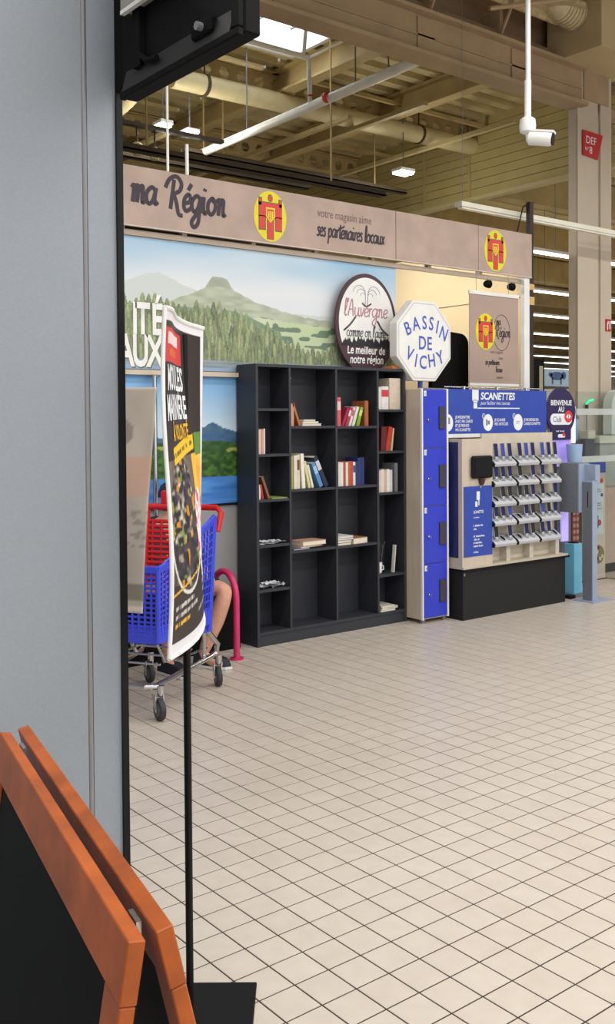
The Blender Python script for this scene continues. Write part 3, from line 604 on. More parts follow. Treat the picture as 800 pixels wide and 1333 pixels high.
tw = thing('dried_twig', 'dark forked dried twig standing on the lower right shelf', 'twig', (4.985, 5.45, .372))
MB().tube([(4.985, 5.45, .372), (4.985, 5.45, .46), (4.99, 5.44, .55), (5.01, 5.44, .6)], .003, 6).tube([(4.987, 5.45, .48), (4.96, 5.44, .53), (4.95, 5.43, .6)], .0025, 6).tube([(4.99, 5.44, .54), (4.975, 5.43, .58)], .002, 6).build('branch', mat('twig_grey', (96, 92, 84), .8), tw, True)
MB().lathe([(.022, 0), (.018, .02), (.006, .03)], (4.985, 5.45, .372), 12).build('foot', blackm, tw, True)
bx_ = thing('cardboard_strip', 'orange cardboard strip lying on the bookcase top right corner', 'cardboard', (5.08, 5.45, 1.888))
bx('strip', mat('orange_card', (206, 128, 76), .7), bx_, 5.02, 5.115, 5.36, 5.5, 1.888, 1.9); bx('strip_lid', mat('orange_card', (0, 0, 0)), bx_, 5.025, 5.11, 5.365, 5.44, 1.9, 1.912)
# ------------------------------------------------------------------ lockers
lkb = mat('locker_blue', (48, 62, 196), .38); lw = mat('pale_laminate', (198, 185, 169), .5, var=.06, scale=20, stretch=(1, 1, .15))
lk = thing('locker_column', 'column of four blue locker doors with pale sides beside the bookcase', 'locker', (5.26, 5.35, 0))
bx('carcass', lw, lk, 5.136, 5.40, 5.18, 5.56, .03, 1.735, bevel=.001)
bx('edge_strip', white, lk, 5.10+.03, 5.142, 5.163, 5.182, .03, 1.74); bx('edge_strip', white, lk, 5.39, 5.408, 5.163, 5.19, .03, 1.74)
zz = (.04, .445, .873, 1.301, 1.736); PL = Plane((0, 5.162, 0), (1, 0, 0), (0, 0, 1))
for k in range(4):
    a, b = zz[k]+.003, zz[k+1]-.003
    d = bx('door', lkb, lk, 5.143, 5.388, 5.162, 5.18, a, b, bevel=.001)
    top = b
    bx('number_plate', white, d, 5.152, 5.175, 5.160, 5.162, top-.05, top-.01)
    text(PL, ('4', '3', '2', '1')[k], 5.158, top-.042, .03, ink, d, 'plate_number', h=.003)
    cz = b-.215
    bx('pull_plate', mat('dark_pull', (62, 60, 62), .5), d, 5.305, 5.368, 5.150, 5.162, cz-.08, cz+.09, bevel=.003)
    MB().lathe([(.009, 0), (.009, -.012), (.005, -.014)], (5.19, 5.162, cz-.01), 12, 'Y').build('lock', steel, d, True)
    bx('door_key', steel, d, 5.188, 5.192, 5.135, 5.148, cz-.022, cz-.002)
for x, y in ((5.15, 5.19), (5.37, 5.19), (5.15, 5.53), (5.37, 5.53)): bx('leg', grey, lk, x, x+.03, y, y+.025, 0, .03)
bx('top_rail', steel, lk, 5.136, 5.40, 5.18, 5.21, 1.735, 1.745)
# ------------------------------------------------------------------ scanner station
st = thing('scanner_station', 'self-scan handset station with blue SCANETTES header and black base', 'display stand', (6.08, 5.3, 0))
bx('base', mat('black_base', (20, 20, 22), .7, var=.15, scale=60), st, 5.455, 6.68, 5.065, 5.53, 0, .375)
bx('base_top', mat('base_top_pale', (196, 184, 166), .5), st, 5.445, 6.70, 5.05, 5.54, .385, .4); bx('base_top_edge', black, st, 5.45, 6.715, 5.045, 5.54, .37, .385)
bx('corner_tag', grey, st, 5.465, 5.48, 5.063, 5.065, .335, .355)
bx('back_board', lw, st, 5.46, 6.66, 5.40, 5.43, .4, 1.39)
bx('side_board', lw, st, 5.446, 5.468, 5.062, 5.40, .4, 1.365); bx('side_blue_panel', mat('navy_panel', (34, 42, 98), .45), st, 5.443, 5.446, 5.10, 5.39, .47, 1.34)
bx('front_board', lw, st, 5.468, 5.785, 5.062, 5.08, .4, 1.365)
cabr = bx('rack_board', mat('rack_cream', (204, 194, 176), .55), st, 5.785, 6.65, 5.17, 5.2, .4, 1.40)
bx('blue_poster', bluep, st, 5.462, 5.778, 5.058, 5.062, .475, 1.005)
PS = Plane((0, 5.058, 0), (1, 0, 0), (0, 0, 1)); wk = mat('white_print', (230, 234, 240), .5)
decal(PS, [rect(5.60, 5.635, .9, .965), rect(5.585, 5.61, .85, .89), rect(5.62, 5.63, .86, .9)], 'handset_icon', wk, st)
text(PS, 'SCANETTES', 5.565, .80, .03, wk, st, 'lettering', sx=.7, bold=.02, shear=.1); scribble(PS, 5.565, 5.63, .765, .772, 9, wk, st)
for z, n, x1 in ((.70, 12, .67), (.675, 8, .6), (.62, 14, .69), (.595, 10, .63), (.57, 14, .66), (.545, 13, .67), (.50, 8, .62)): scribble(PS, 5.565, 5+x1-.0, z, z+.013, n, wk, st)
tb = bx('tablet', black, st, 5.53, 5.755, 5.025, 5.058, 1.065, 1.235, bevel=.012)
bx('tablet_screen', mat('dark_glass', (14, 14, 18), .12), tb, 5.55, 5.737, 5.023, 5.026, 1.085, 1.218)
MB().lathe([(.03, 0), (.022, -.03), (.012, -.05)], (5.65, 5.05, 1.06), 14).build('tablet_bracket', mat('brown_bracket', (70, 50, 44), .5), st, True)
MB().lathe([(.012, 0), (.012, -.008)], (5.64, 5.058, 1.0), 10, 'Y').build('button', steel, st)
# header
hd = bx('header_board', bluep, st, 5.415, 6.60, 5.19, 5.205, 1.40, 1.742)
bx('header_rail', white, st, 5.415, 6.60, 5.185, 5.21, 1.372, 1.40)
for x in (5.62, 6.0, 6.35): MB().tube([(x, 5.2, 1.74), (x, 5.2, 1.765)], .012, 8).build('header_pin', steel, st)
MB().tube([(5.42, 5.215, 1.757), (6.58, 5.215, 1.757)], .006, 8).build('header_bar', steel, st)
PH = Plane((0, 5.19, 0), (1, 0, 0), (0, 0, 1))
decal(PH, [rect(5.70, 5.772, 1.655, 1.738), rect(5.712, 5.76, 1.64, 1.66), rect(5.715, 5.755, 1.595, 1.635)], 'handset_icon', wk, st)
text(PH, 'SCANETTES', 5.795, 1.665, .078, wk, st, sx=.98, bold=.03, shear=.12); text(PH, 'pour faciliter mes courses', 5.795, 1.625, .04, wk, st, sx=.82, shear=.2)
decal(PH, [rect(5.76, 6.26, 1.593, 1.601)], 'rule_line', wk, st)
for cx_ in (5.43, 5.88, 6.24): decal(PH, [ell(cx_, 1.485, .056, .066, 28)], 'icon_disc', wk, st)
decal(PH, [rect(5.43, 5.452, 1.475, 1.525), rect(5.856, 5.872, 1.46, 1.51), rect(5.876, 5.90, 1.47, 1.5), rect(6.215, 6.26, 1.49, 1.494), rect(6.215, 6.255, 1.475, 1.479)], 'icon_figure', grey, st, h=.0024)
for cx_, n_ in ((5.82, '2'), (6.18, '3')):
    decal(PH, ribbon2(ell(cx_+.01, 1.535, .016, .02, 16)+[(cx_+.026, 1.535)], .004), 'number_ring', wk, st); text(PH, n_, cx_, 1.525, .028, wk, st, 'number')
for x, lines, z in ((5.51, ("JE M'IDENTIFIE", 'AVEC MA CARTE', 'ET JE PRENDS', 'MA SCANETTE'), 1.517), (5.955, ('JE SCANNE', 'MES ARTICLES'), 1.495), (6.31, ('JE ME RENDS EN', 'CAISSE SCANETTE'), 1.495)):
    for k, t_ in enumerate(lines): text(PH, t_, x, z-k*.032, .031, wk, st, sx=.82, bold=.02, shear=.1)
# cradles: 5 rows x 3 columns, sloping shells with dark end caps
cw = mat('cradle_white', (186, 188, 194), .4); cradle_me = None
rows = [1.19, 1.035, .88, .73, .57]; cols_ = [5.79, 6.07, 6.35]
PROF = [(5.165, .032), (5.12, .034), (5.06, -.004), (5.042, -.024), (5.05, -.046), (5.10, -.038), (5.165, -.01)]
stock = [[1, 1, 1, 1, 1, 1, 1, 1, 1], [1, 1, 1, 1, 0, 1, 1, 0, 1], [0, 1, 1, 1, 1, 1, 1, 0, 1], [1, 1, 1, 0, 1, 1, 1, 1, 1], [1, 0, 1, 0, 1, 1, 1, 1, 0]]
tones = [[0, 1, 0, 0, 1, 0, 1, 0, 2], [0, 0, 0, 2, 0, 0, 0, 0, 2], [0, 2, 2, 2, 2, 0, 2, 0, 0], [0, 0, 1, 0, 0, 2, 1, 2, 0], [2, 0, 0, 0, 0, 2, 0, 0, 0]]
scm = [mat('screen_navy', (28, 28, 84), .35), mat('screen_blue', (56, 70, 158), .35), mat('screen_dark', (34, 34, 42), .35)]
shell_m = mat('handset_grey', (168, 168, 170), .4); pm = mat('post_cream', (208, 200, 186), .5)
rn = ('top', 'second', 'middle', 'fourth', 'bottom'); cn = ('left', 'middle', 'right'); on = ('first', 'second', 'third')
protos = {}
for r_, z in enumerate(rows):
    for c_, x in enumerate(cols_):
        pr_ = [(a, b+z) for a, b in PROF]
        cr = MB().prism(pr_, lambda a, b: (x, a, b), lambda a, b: (x+.262, a, b)).build('cradle', cw, st, bevel=.003)
        MB().prism(pr_, lambda a, b: (x-.014, a-.003, b), lambda a, b: (x+.004, a-.003, b)).build('end_cap', black, cr)
        for k in range(3):
            sx_ = x+.018+k*.08
            MB().lathe([(.031, -.006), (.031, .004), (.024, .005)], (0, 0, 0), 14).build('slot', mat('slot_grey', (150, 152, 158), .4), cr, M=Matrix.Translation((sx_+.031, 5.082, z+.012)) @ Matrix.Rotation(.56, 4, 'X'))
            i9 = c_*3+k
            if not stock[r_][i9]:
                MB().lathe([(.018, -.004), (.018, .002)], (0, 0, 0), 12).build('empty_slot', black, cr, M=Matrix.Translation((sx_+.031, 5.078, z+.016)) @ Matrix.Rotation(.56, 4, 'X') @ Matrix.Diagonal((.8, 1.5, 1, 1)))
                continue
            tn = tones[r_][i9]
            lab = '%s-screened handset in the %s slot of the %s-column cradle, %s row' % (('navy', 'blue', 'dark')[tn], on[k], cn[c_], rn[r_])
            loc = (sx_+.031, 5.078, z+.02)
            if tn not in protos:
                s_ = thing('scanner_handset', lab, 'scanner', loc, group='handsets in the scanner station')
                M = Matrix.Translation(loc) @ Matrix.Rotation(-.12, 4, 'X')
                bx('body', shell_m, s_, -.024, .024, -.012, -.003, .004, .114, bevel=.002, M=M)
                bx('screen', scm[tn], s_, -.021, .021, -.0135, -.0118, .010, .111, M=M)
                MB().lathe([(.010, 0), (.012, .012), (.010, .022)], (0, -.007, -.012), 10).build('grip', cw, s_, True, M=M)
                protos[tn] = s_
            else:
                s_ = copy_tree(protos[tn]); s_.location = loc; s_['label'] = lab
for x in (5.99, 6.27, 6.60): bx('support_post', pm, st, x, x+.045, 5.10, 5.17, .4, .55)
# ------------------------------------------------------------------ club kiosk, bin, gate post, totem
gb = mat('kiosk_greyblue', (150, 164, 188), .5); gd = mat('kiosk_grey', (112, 118, 130), .5, var=.1, scale=60); lb = mat('light_blue', (156, 184, 220), .45)
kp = thing('gate_post', 'slim grey-blue gate post with a slot standing on the tiled floor edge', 'post', (6.86, 4.95, 0))
bx('post_body', gb, kp, 6.83, 6.895, 4.904, 5.003, .008, 1.0, bevel=.002); bx('post_side', gd, kp, 6.825, 6.83, 4.908, 4.999, .02, .985)
bx('post_base', gb, kp, 6.78, 7.05, 4.86, 5.06, 0, .008); bx('ticket_slot', black, kp, 6.8235, 6.825, 4.945, 4.952, .78, .91)
kk = thing('club_kiosk', 'grey loyalty kiosk with violet glow behind the scanner station', 'kiosk', (6.92, 5.14, 0))
bx('kiosk_box', gd, kk, 6.78, 6.93, 5.01, 5.20, .73, 1.143, bevel=.003); bx('kiosk_front', gb, kk, 6.785, 6.925, 5.004, 5.01, .735, 1.138)
bx('kiosk_cap', gb, kk, 6.86, 6.925, 4.90, 5.01, 1.0, 1.13); bx('kiosk_back', gd, kk, 6.92, 7.12, 5.33, 5.36, 0, 1.32)
bx('glow_panel', mat('violet_glow', (168, 150, 232), .4, emit=.35), kk, 6.80, 7.09, 5.315, 5.325, 1.10, 1.36)
bx('glow_window', mat('violet_glow2', (186, 172, 250), .4, emit=.55), kk, 6.84, 6.93, 5.22, 5.235, .47, .74)
pt = bx('patterned_panel', mat('red_brown', (110, 62, 56), .6), kk, 6.955, 7.05, 5.2, 5.215, .46, .74)
for a in range(2):
    for b in range(5): MB().lathe([(.02, 0), (.02, -.004), (.012, -.004)], (6.98+a*.045, 5.2, .49+b*.054), 12, 'Y').build('pattern_ring', mat('pale_brown', (168, 120, 104), .6), pt)
cs = thing('club_sign', 'round dark navy sign reading BIENVENUE AU Club above the kiosk', 'sign', (6.94, 5.32, 1.32))
nv = mat('sign_navy', (44, 36, 82), .45); PC = Plane((0, 5.3, 0), (1, 0, 0), (0, 0, 1))
MB().prism(ell(6.938, 1.572, .198, .205, 44), lambda a, b: (a, 5.3, b), lambda a, b: (a, 5.315, b)).build('sign_disc', nv, cs)
MB().box(6.80, 7.07, 5.298, 5.312, 1.33, 1.45).build('sign_foot', nv, cs)
text(PC, 'BIENVENUE', 6.938, 1.628, .06, wk, cs, align='CENTER', bold=.025, sx=.92); text(PC, 'AU', 6.938, 1.572, .06, wk, cs, align='CENTER', bold=.025)
def pill(x0, x1, z0, z1): r = (z1-z0)/2; c = (z0+z1)/2; return ell(x1-r, c, r, r, 12, -math.pi/2, math.pi/2)+ell(x0+r, c, r, r, 12, math.pi/2, 1.5*math.pi)
decal(PC, [pill(6.79, 7.085, 1.46, 1.555)], 'logo_pill', wk, cs); text(PC, 'Club', 6.825, 1.485, .066, nv, cs, h=.0026, sx=.9)
decal(PC, [ell(7.035, 1.53, .055, .052, 24)], 'logo_disc', red, cs, h=.003); decal(PC, [[(7.0, 1.53), (7.03, 1.553), (7.03, 1.508)], [(7.07, 1.53), (7.04, 1.553), (7.04, 1.508)]], 'logo_mark', wk, cs, h=.0042)
decal(PC, [pill(6.89, 6.99, 1.35, 1.38)], 'logo_pill', wk, cs, h=.003); decal(PC, [ell(6.97, 1.376, .018, .017, 14)], 'logo_disc', red, cs, h=.004); scribble(PC, 6.87, 6.98, 1.40, 1.412, 9, wk, cs, h=.003)
lbld = tag(bx('light_blade', mat('white_blade', (238, 236, 245), .4, emit=.5), None, 7.10, 7.15, 5.31, 5.33, 1.30, 1.62), 'thin white upright blade to the right of the navy disc sign', 'panel')
cup = MB().lathe([(.05, 0), (.062, .05), (.07, .175), (.066, .175), (.055, .05), (.01, .02)], (6.985, 5.2, 1.12), 24).build('cup_holder', lb, None, True)
tag(cup, 'light blue cup-shaped bin standing on top of the kiosk', 'cup')
bn = thing('waste_bin', 'sky blue square bin on the floor beside the scanner base', 'bin', (6.94, 5.18, 0))
sky_ = mat('bin_blue', (116, 192, 226), .45); bx('bin_body', sky_, bn, 6.89, 6.998, 5.131, 5.228, .03, .455, bevel=.003); bx('bin_foot', grey, bn, 6.87, 7.0, 5.11, 5.235, .0, .03)
MB().lathe([(.045, 0), (.045, .006), (.04, .006)], (6.944, 5.18, .455), 18).build('bin_opening', black, bn)
bx('pedal', black, bn, 6.80, 6.87, 5.10, 5.16, 0, .03, bevel=.004)
to = thing('info_totem', 'pale freestanding totem with blue top and vegetable picture behind the gate post', 'totem', (7.84, 5.62, 0))
bx('totem_body', mat('totem_beige', (224, 204, 182), .5), to, 7.69, 7.995, 5.6, 5.64, 0, 1.09); bx('totem_top', bluep, to, 7.685, 7.998, 5.596, 5.644, 1.0, 1.1)
bx('totem_sheet', mat('pale_sheet', (222, 228, 234), .5), to, 7.72, 7.965, 5.597, 5.6, .42, .9)
PT = Plane((0, 5.597, 0), (1, 0, 0), (0, 0, 1))
decal(PT, [pill(7.86, 7.95, .905, .945)], 'logo_pill', wk, to); decal(PT, [ell(7.93, .925, .025, .022, 16)], 'logo_disc', red, to, h=.003); decal(PT, [ell(7.90, .53, .028, .03, 18)], 'logo_disc', red, to)
decal(PT, [rect(7.92, 7.955, .775, .805)], 'code_box', bluep, to); decal(PT, [rect(7.87, 7.885, .48, .6)], 'dark_bar', grey, to)
for z in (.84, .82, .71, .69, .66): scribble(PT, 7.87, 7.95, z, z+.01, 8, grey, to)
veg = [ell(7.88+.055*math.cos(k*1.1)*(.3+.09*k % 1), .23+.06*math.sin(k*1.1)*(.3+.13*k % 1), .02, .02, 10) for k in range(14)]
decal(PT, [ell(7.89, .23, .085, .085, 24)], 'vegetable_picture', mat('veg_brown', (128, 112, 70), .6), to)
for q, (nm, cc) in enumerate((('veg_green', (112, 146, 70)), ('veg_red', (190, 80, 70)), ('veg_cream', (214, 206, 170)))): decal(PT, veg[q::3], 'vegetable_picture', mat(nm, cc, .6), to, h=.0022+.0004*q)
# glass gate with frosted rails
gt = thing('glass_gate', 'clear glass barrier with two frosted bands right of the kiosk', 'glass barrier', (7.6, 5.3, 0))
glass = bpy.data.materials.new('clear_glass'); glass.use_nodes = True; nt = glass.node_tree; nt.nodes.remove(nt.nodes['Principled BSDF'])
tb_ = nt.nodes.new('ShaderNodeBsdfTransparent'); gl_ = nt.nodes.new('ShaderNodeBsdfGlossy'); gl_.inputs['Roughness'].default_value = .05; mx_ = nt.nodes.new('ShaderNodeMixShader'); mx_.inputs[0].default_value = .06
nn = nt.nodes.new('ShaderNodeTexNoise'); nn.inputs['Scale'].default_value = 2; rr_ = nt.nodes.new('ShaderNodeValToRGB'); rr_.color_ramp.elements[0].color = (.86, .9, .9, 1); rr_.color_ramp.elements[1].color = (.92, .95, .94, 1)
nt.links.new(nn.outputs[0], rr_.inputs[0]); nt.links.new(rr_.outputs[0], tb_.inputs[0]); nt.links.new(tb_.outputs[0], mx_.inputs[1]); nt.links.new(gl_.outputs[0], mx_.inputs[2]); nt.links.new(mx_.outputs[0], nt.nodes['Material Output'].inputs[0])
bx('pane', glass, gt, 7.16, 8.3, 5.31, 5.32, .12, 1.75)
fr_ = mat('frosted_band', (206, 214, 212), .5, alpha=.55)
for z in (1.545, 1.125): bx('frosted_band', fr_, gt, 7.16, 8.3, 5.305, 5.3095, z, z+.055)
bx('gate_foot', steel, gt, 7.9, 8.0, 5.29, 5.34, 0, .12)
# ------------------------------------------------------------------ checkout area behind the glass
ct = thing('service_counter', 'grey service counter with pale top in front of the column foot', 'counter', (8.7, 5.85, 0))
bx('counter_body', mat('counter_grey', (172, 174, 168), .5), ct, 8.14, 9.3, 5.76, 5.93, .85, 1.27); bx('counter_top', mat('counter_white', (222, 220, 206), .4), ct, 8.115, 9.32, 5.74, 5.95, 1.27, 1.345, bevel=.006)
bx('counter_foot', mat('pinkish_cladding', (0, 0, 0)), ct, 8.16, 9.28, 5.77, 5.93, .09, .85); bx('counter_plinth', black, ct, 8.18, 9.26, 5.78, 5.92, 0, .09)
cx3 = thing('cash_box', 'small cream box on a dark stand left of the service counter', 'box', (8.05, 5.83, 0))
bx('box_body', mat('cream_box', (220, 212, 192), .5), cx3, 7.985, 8.10, 5.78, 5.88, 1.315, 1.40, bevel=.006); bx('box_stand', mat('dark_grey_stand', (84, 84, 94), .5), cx3, 7.95, 8.09, 5.79, 5.87, 0, 1.315)
sc_ = thing('safety_screen', 'large rounded pale hood standing on the service counter', 'screen', (8.7, 5.85, 1.345))
hood = [(8.39, 1.35), (9.2, 1.35), (9.2, 1.80)]+[(8.55+.16*math.cos(a), 1.64+.16*math.sin(a)) for a in [math.pi/2+k*math.pi/16 for k in range(0, 9)]]
MB().prism(hood, lambda a, b: (a, 5.80, b), lambda a, b: (a, 5.90, b)).build('hood', mat('hood_pale', (214, 218, 214), .4), sc_); bx('hood_base', grey, sc_, 8.38, 9.2, 5.79, 5.91, 1.345, 1.355)
cyl = thing('cleaning_station', 'pale blue cylinder dispenser behind the glass barrier', 'dispenser', (7.99, 5.95, 0))
MB().lathe([(.042, 1.3), (.042, 1.5), (.036, 1.51)], (7.985, 5.94, 0), 20).build('canister', lb, cyl, True); MB().lathe([(.042, 1.51), (.042, 1.54)], (7.985, 5.94, 0), 20).build('lid', grey, cyl, True); MB().tube([(7.985, 5.94, 0), (7.985, 5.94, 1.3)], .02, 12).build('stem', grey, cyl)
gs = thing('status_lamp', 'small green glowing curved lamp on a black stalk against the column', 'lamp', (8.213, 5.965, 1.345))
MB().tube([(8.20, 5.96, 1.66), (8.25, 5.96, 1.69), (8.31, 5.96, 1.70)], .011, 8).build('green_light', mat('green_glow', (40, 225, 150), .4, emit=1.2), gs); bx('lamp_body', black, gs, 8.20, 8.227, 5.955, 5.975, 1.595, 1.65); MB().tube([(8.213, 5.965, 1.345), (8.213, 5.965, 1.6)], .006, 8).build('stalk', grey, gs)
# shop shelves seen between pole and column
for si, (sx0, sx1, sy) in enumerate(((11.95, 13.5, 9.6), (14.6, 16.9, 12.4))):
    sh = thing('shop_shelf', ('nearer' if si == 0 else 'farther')+' lit shop shelf unit with goods seen past the navy disc sign', 'shelf', ((sx0+sx1)/2, sy, 0), group='shop shelves')
    bx('back', mat('shelf_back', (206, 204, 186), .6), sh, sx0, sx1, sy+.4, sy+.43, 0, 2.0)
    for z in (.1, .5, .85, 1.2, 1.5, 1.8): bx('shelf_board', mat('shelf_board', (214, 212, 200), .5), sh, sx0, sx1, sy, sy+.4, z, z+.03)
    bx('end', mat('shelf_board', (0, 0, 0)), sh, sx0-.03, sx0, sy, sy+.43, 0, 2.0); bx('end', mat('shelf_board', (0, 0, 0)), sh, sx1, sx1+.03, sy, sy+.43, 0, 2.0)
    rnd = random.Random(5+si); pal = [((222, 130, 52), 'orange'), ((180, 60, 50), 'red'), ((214, 196, 120), 'yellow'), ((90, 130, 70), 'green'), ((220, 220, 214), 'white'), ((120, 90, 60), 'brown')]
    if si == 0:
        for z, zn in ((1.23, 'fourth'), (1.53, 'upper'), (.88, 'third')):
            x = sx0+.05; k = 0
            while x < sx0+1.3:
                c_, n_ = pal[rnd.randrange(6)]; wd = .12+.06*rnd.random(); h_ = .14+.1*rnd.random()
                p_ = thing('packet', '%s packet, number %s on the %s board of the nearer shop shelf' % (n_, ('one', 'two', 'three', 'four', 'five', 'six', 'seven', 'eight', 'nine', 'ten', 'eleven', 'twelve')[k], zn), 'packet', (x+wd/2, sy+.15, z), group='packets on the shop shelf')
                bx('carton', mat('pack_'+n_, c_, .5), p_, x, x+wd, sy+.05, sy+.25, z, z+h_, bevel=.006); bx('front_print', mat('pack_label', (226, 222, 210), .5), p_, x+wd*.2, x+wd*.8, sy+.048, sy+.05, z+h_*.3, z+h_*.6)
                x += wd+.02; k += 1
hb = thing('shop_billboard', 'pale blue picture board with dark blue animal over the shop shelves', 'board', (12.6, 9.75, 2.03))
bx('board', mat('board_blue', (178, 204, 226), .5), hb, 11.98, 13.2, 9.72, 9.76, 2.03, 2.30); PB = Plane((0, 9.72, 0), (1, 0, 0), (0, 0, 1))
decal(PB, [ell(12.62, 2.19, .17, .065, 24), rect(12.49, 12.53, 2.06, 2.17), rect(12.70, 12.74, 2.06, 2.17), ell(12.79, 2.2, .06, .06, 14), ell(12.46, 2.21, .05, .035, 14)], 'animal_print', mat('print_slate', (82, 104, 150), .5), hb)
decal(PB, [ell(12.14, 2.2, .07, .07, 16), ell(12.19, 2.13, .08, .035, 16)], 'leaf_print', mat('print_leaf', (60, 140, 66), .5), hb); decal(PB, [ell(12.12, 2.09, .03, .035, 14)], 'flower_print', yel, hb)
nb = thing('notice_panel', 'tall black framed notice panel behind the thin black pole', 'panel', (11.62, 9.32, 0)); bx('frame', black, nb, 11.5, 11.78, 9.3, 9.34, 1.0, 2.4); bx('sheet', mat('notice_sheet', (206, 204, 176), .5), nb, 11.66, 11.74, 9.295, 9.3, 1.9, 2.3); bx('foot', black, nb, 11.5, 11.78, 9.27, 9.37, 0, 1.0)
box_s('wall_far', mat('far_wall', (226, 222, 208), .6), 11, 48, 44, 44.2, 0, 5.4); box_s('wall_far_side', mat('far_wall', (0, 0, 0)), 46, 46.2, -2, 44, 0, 5.4)
# ------------------------------------------------------------------ luminaires
ordn = ('nearest', 'second', 'third', 'fourth', 'fifth', 'sixth', 'seventh', 'eighth', 'ninth', 'tenth')
for k, y in enumerate((8.75, 11.4, 14.0, 17.0, 19.9, 22.8, 25.3, 28.2, 31.2, 34.5)):
    t = thing('strip_light', 'lit white fluorescent strip over the shop, %s row behind the column' % ordn[k], 'light', (20, y, 3.8), group='fluorescent rows over the shop')
    x0 = y*1.18; x1 = min(45.5, y*1.75)
    bx('housing', white, t, x0, x1, y-.05, y+.05, 3.83, 3.87); bx('tube', lamp, t, x0+.02, x1-.02, y-.025, y+.025, 3.802, 3.83)
    for x in (x0+1, x1-1): MB().tube([(x, y, 3.88), (x, y, 5.29)], .006, 5).build('suspension', grey, t)
    struct(MB().box(11.15, 45.9, y+.8, y+1.0, 4.75, 5.28).build('trim_9', joistm))
ul = thing('strip_light', 'unlit white linear fixture crossing in front of the column', 'light', (9.3, 5.7, 3.5))
bx('housing', mat('fixture_cream', (232, 230, 214), .4), ul, 6.1, 9.6, 5.66, 5.74, 3.285, 3.325); bx('diffuser', mat('diffuser', (240, 238, 228), .4), ul, 6.12, 9.58, 5.675, 5.725, 3.27, 3.285)
for x in (6.15, 9.4): MB().tube([(x, 5.7, 3.32), (x, 5.7, 5.3)], .002, 5).build('suspension', grey, ul)
for k, (x, y) in enumerate(((5.78, 10.0), (6.2, 10.1), (9.5, 9.9))):
    t = thing('high_bay_light', ('left small lit roof lamp near the black screen', 'right small lit roof lamp near the black screen', 'small lit roof lamp hanging before the cladding wall')[k], 'light', (x, y, 4.9), group='roof lamps')
    hw = .08 if k < 2 else .13; bx('housing', white, t, x-hw, x+hw, y-.1, y+.1, 4.93, 4.97); bx('tube', lamp, t, x-hw+.01, x+hw-.01, y-.08, y-.02, 4.9, 4.93); bx('tube', lamp, t, x-hw+.01, x+hw-.01, y+.03, y+.09, 4.9, 4.93); MB().tube([(x, y, 4.98), (x, y, 5.9)], .008, 5).build('rod', grey, t)
    l_ = bpy.data.lights.new('roof_lamp', 'POINT'); l_.energy = 22; l_.shadow_soft_size = .12; l_.color = (1, .95, .84); lo_ = bpy.data.objects.new('roof_lamp', l_); col.objects.link(lo_); lo_.location = (x, y-.05, 4.8)
# ------------------------------------------------------------------ pipes, ducts, trays
def pipe(name, pts, r, m, label, cat='pipe', clamps=()):
    t = thing(name, label, cat, pts[0]); MB().tube(pts, r, 16).build('pipe_run', m, t, True)
    for c_, ax in clamps:
        MB().lathe([(r+.012, -.02), (r+.012, .02)], c_, 16, ax).build('clamp', darkm, t); MB().tube([c_, (c_[0], c_[1], 5.9)], .01, 6).build('clamp_rod', darkm, t)
    return t
pipe('ventilation_pipe', [(5.9, 10.0, 5.5), (11.0, 10.0, 5.55)], .12, pipem, 'thick cream ventilation pipe running under the roof to the cladding wall', clamps=(((6.35, 10.0, 5.5), 'X'), ((9.9, 10.0, 5.54), 'X')))
pipe('ventilation_elbow', [(5.75, 10.02, 5.5), (5.6, 10.15, 5.45), (5.52, 10.4, 5.3), (5.5, 11.2, 5.15), (5.4, 15, 5.1)], .13, pipem, 'cream pipe elbow turning away below the black screen')
pipe('ventilation_pipe', [(5.0, 10.4, 5.3), (5.0, 16, 5.2)], .14, pipem, 'second cream pipe at the far left under the roof')
pipe('sprinkler_main', [(6.62, 6.3, 4.9), (6.72, 11.0, 4.9)], .05, wpipem, 'white sprinkler pipe running diagonally under the roof', clamps=())
sp = pipe('sprinkler_branch', [(5.0, 8.35, 5.4), (6.62, 8.35, 5.4)], .028, wpipem, 'thin white pipe below the skylight')
MB().tube([(6.62, 8.35, 5.42), (6.64, 8.35, 4.9)], .025, 10).build('drop_pipe', wpipem, sp, True); MB().tube([(6.62, 8.35, 5.4), (6.6, 7.6, 5.4)], .014, 8).build('side_branch', wpipem, sp, True); MB().tube([(6.55, 8.35, 5.4), (6.5, 8.2, 5.9)], .02, 8).build('riser', wpipem, sp, True)
for q in ((6.64, 8.35, 5.0),): MB().lathe([(.03, -.01), (.03, .01)], q, 12).build('red_ring', red, sp)
MB().lathe([(.055, -.012), (.055, .012)], (6.62, 8.05, 4.9), 14, 'Y').build('red_ring', red, sp)
for k, (x, y) in enumerate(((6.62, 7.1), (6.63, 7.6), (6.68, 9.6))):
    tag(MB().tube([(x, y, 4.95), (x, y, 5.9)], .008, 6).build('hanger_rod', grey), 'thin grey rod holding the white sprinkler pipe, %s from the big girder' % ordn[k].replace('nearest', 'first'), 'rod', 'sprinkler hanger rods')
def tray(x0, x1, y, z, label, wdt=.14, hangers=()):
    t = thing('cable_tray', label, 'cable tray', (x0, y, z)); MB().box(x0, x1, y-wdt/2, y+wdt/2, z, z+.015).box(x0, x1, y-wdt/2, y-wdt/2+.012, z, z+.06).box(x0, x1, y+wdt/2-.012, y+wdt/2, z, z+.06).build('tray_channel', darkm, t)
    for x in hangers: bx('hanger', joistm, t, x-.008, x+.008, y-.008, y+.008, z+.05, 5.9)
    return t
tray(2, 8.1, 8.8, 4.2, 'lower dark cable tray just above the fascia banner', .12, (4.9, 7.3))
tray(6.4, 10.2, 10.6, 4.85, 'upper dark cable tray under the castellated beam', .1, (7.0, 9.6))
tray(4.6, 8.6, 10.9, 4.75, 'thin dark cable tray further back at the left', .08, (5.2, 6.9))
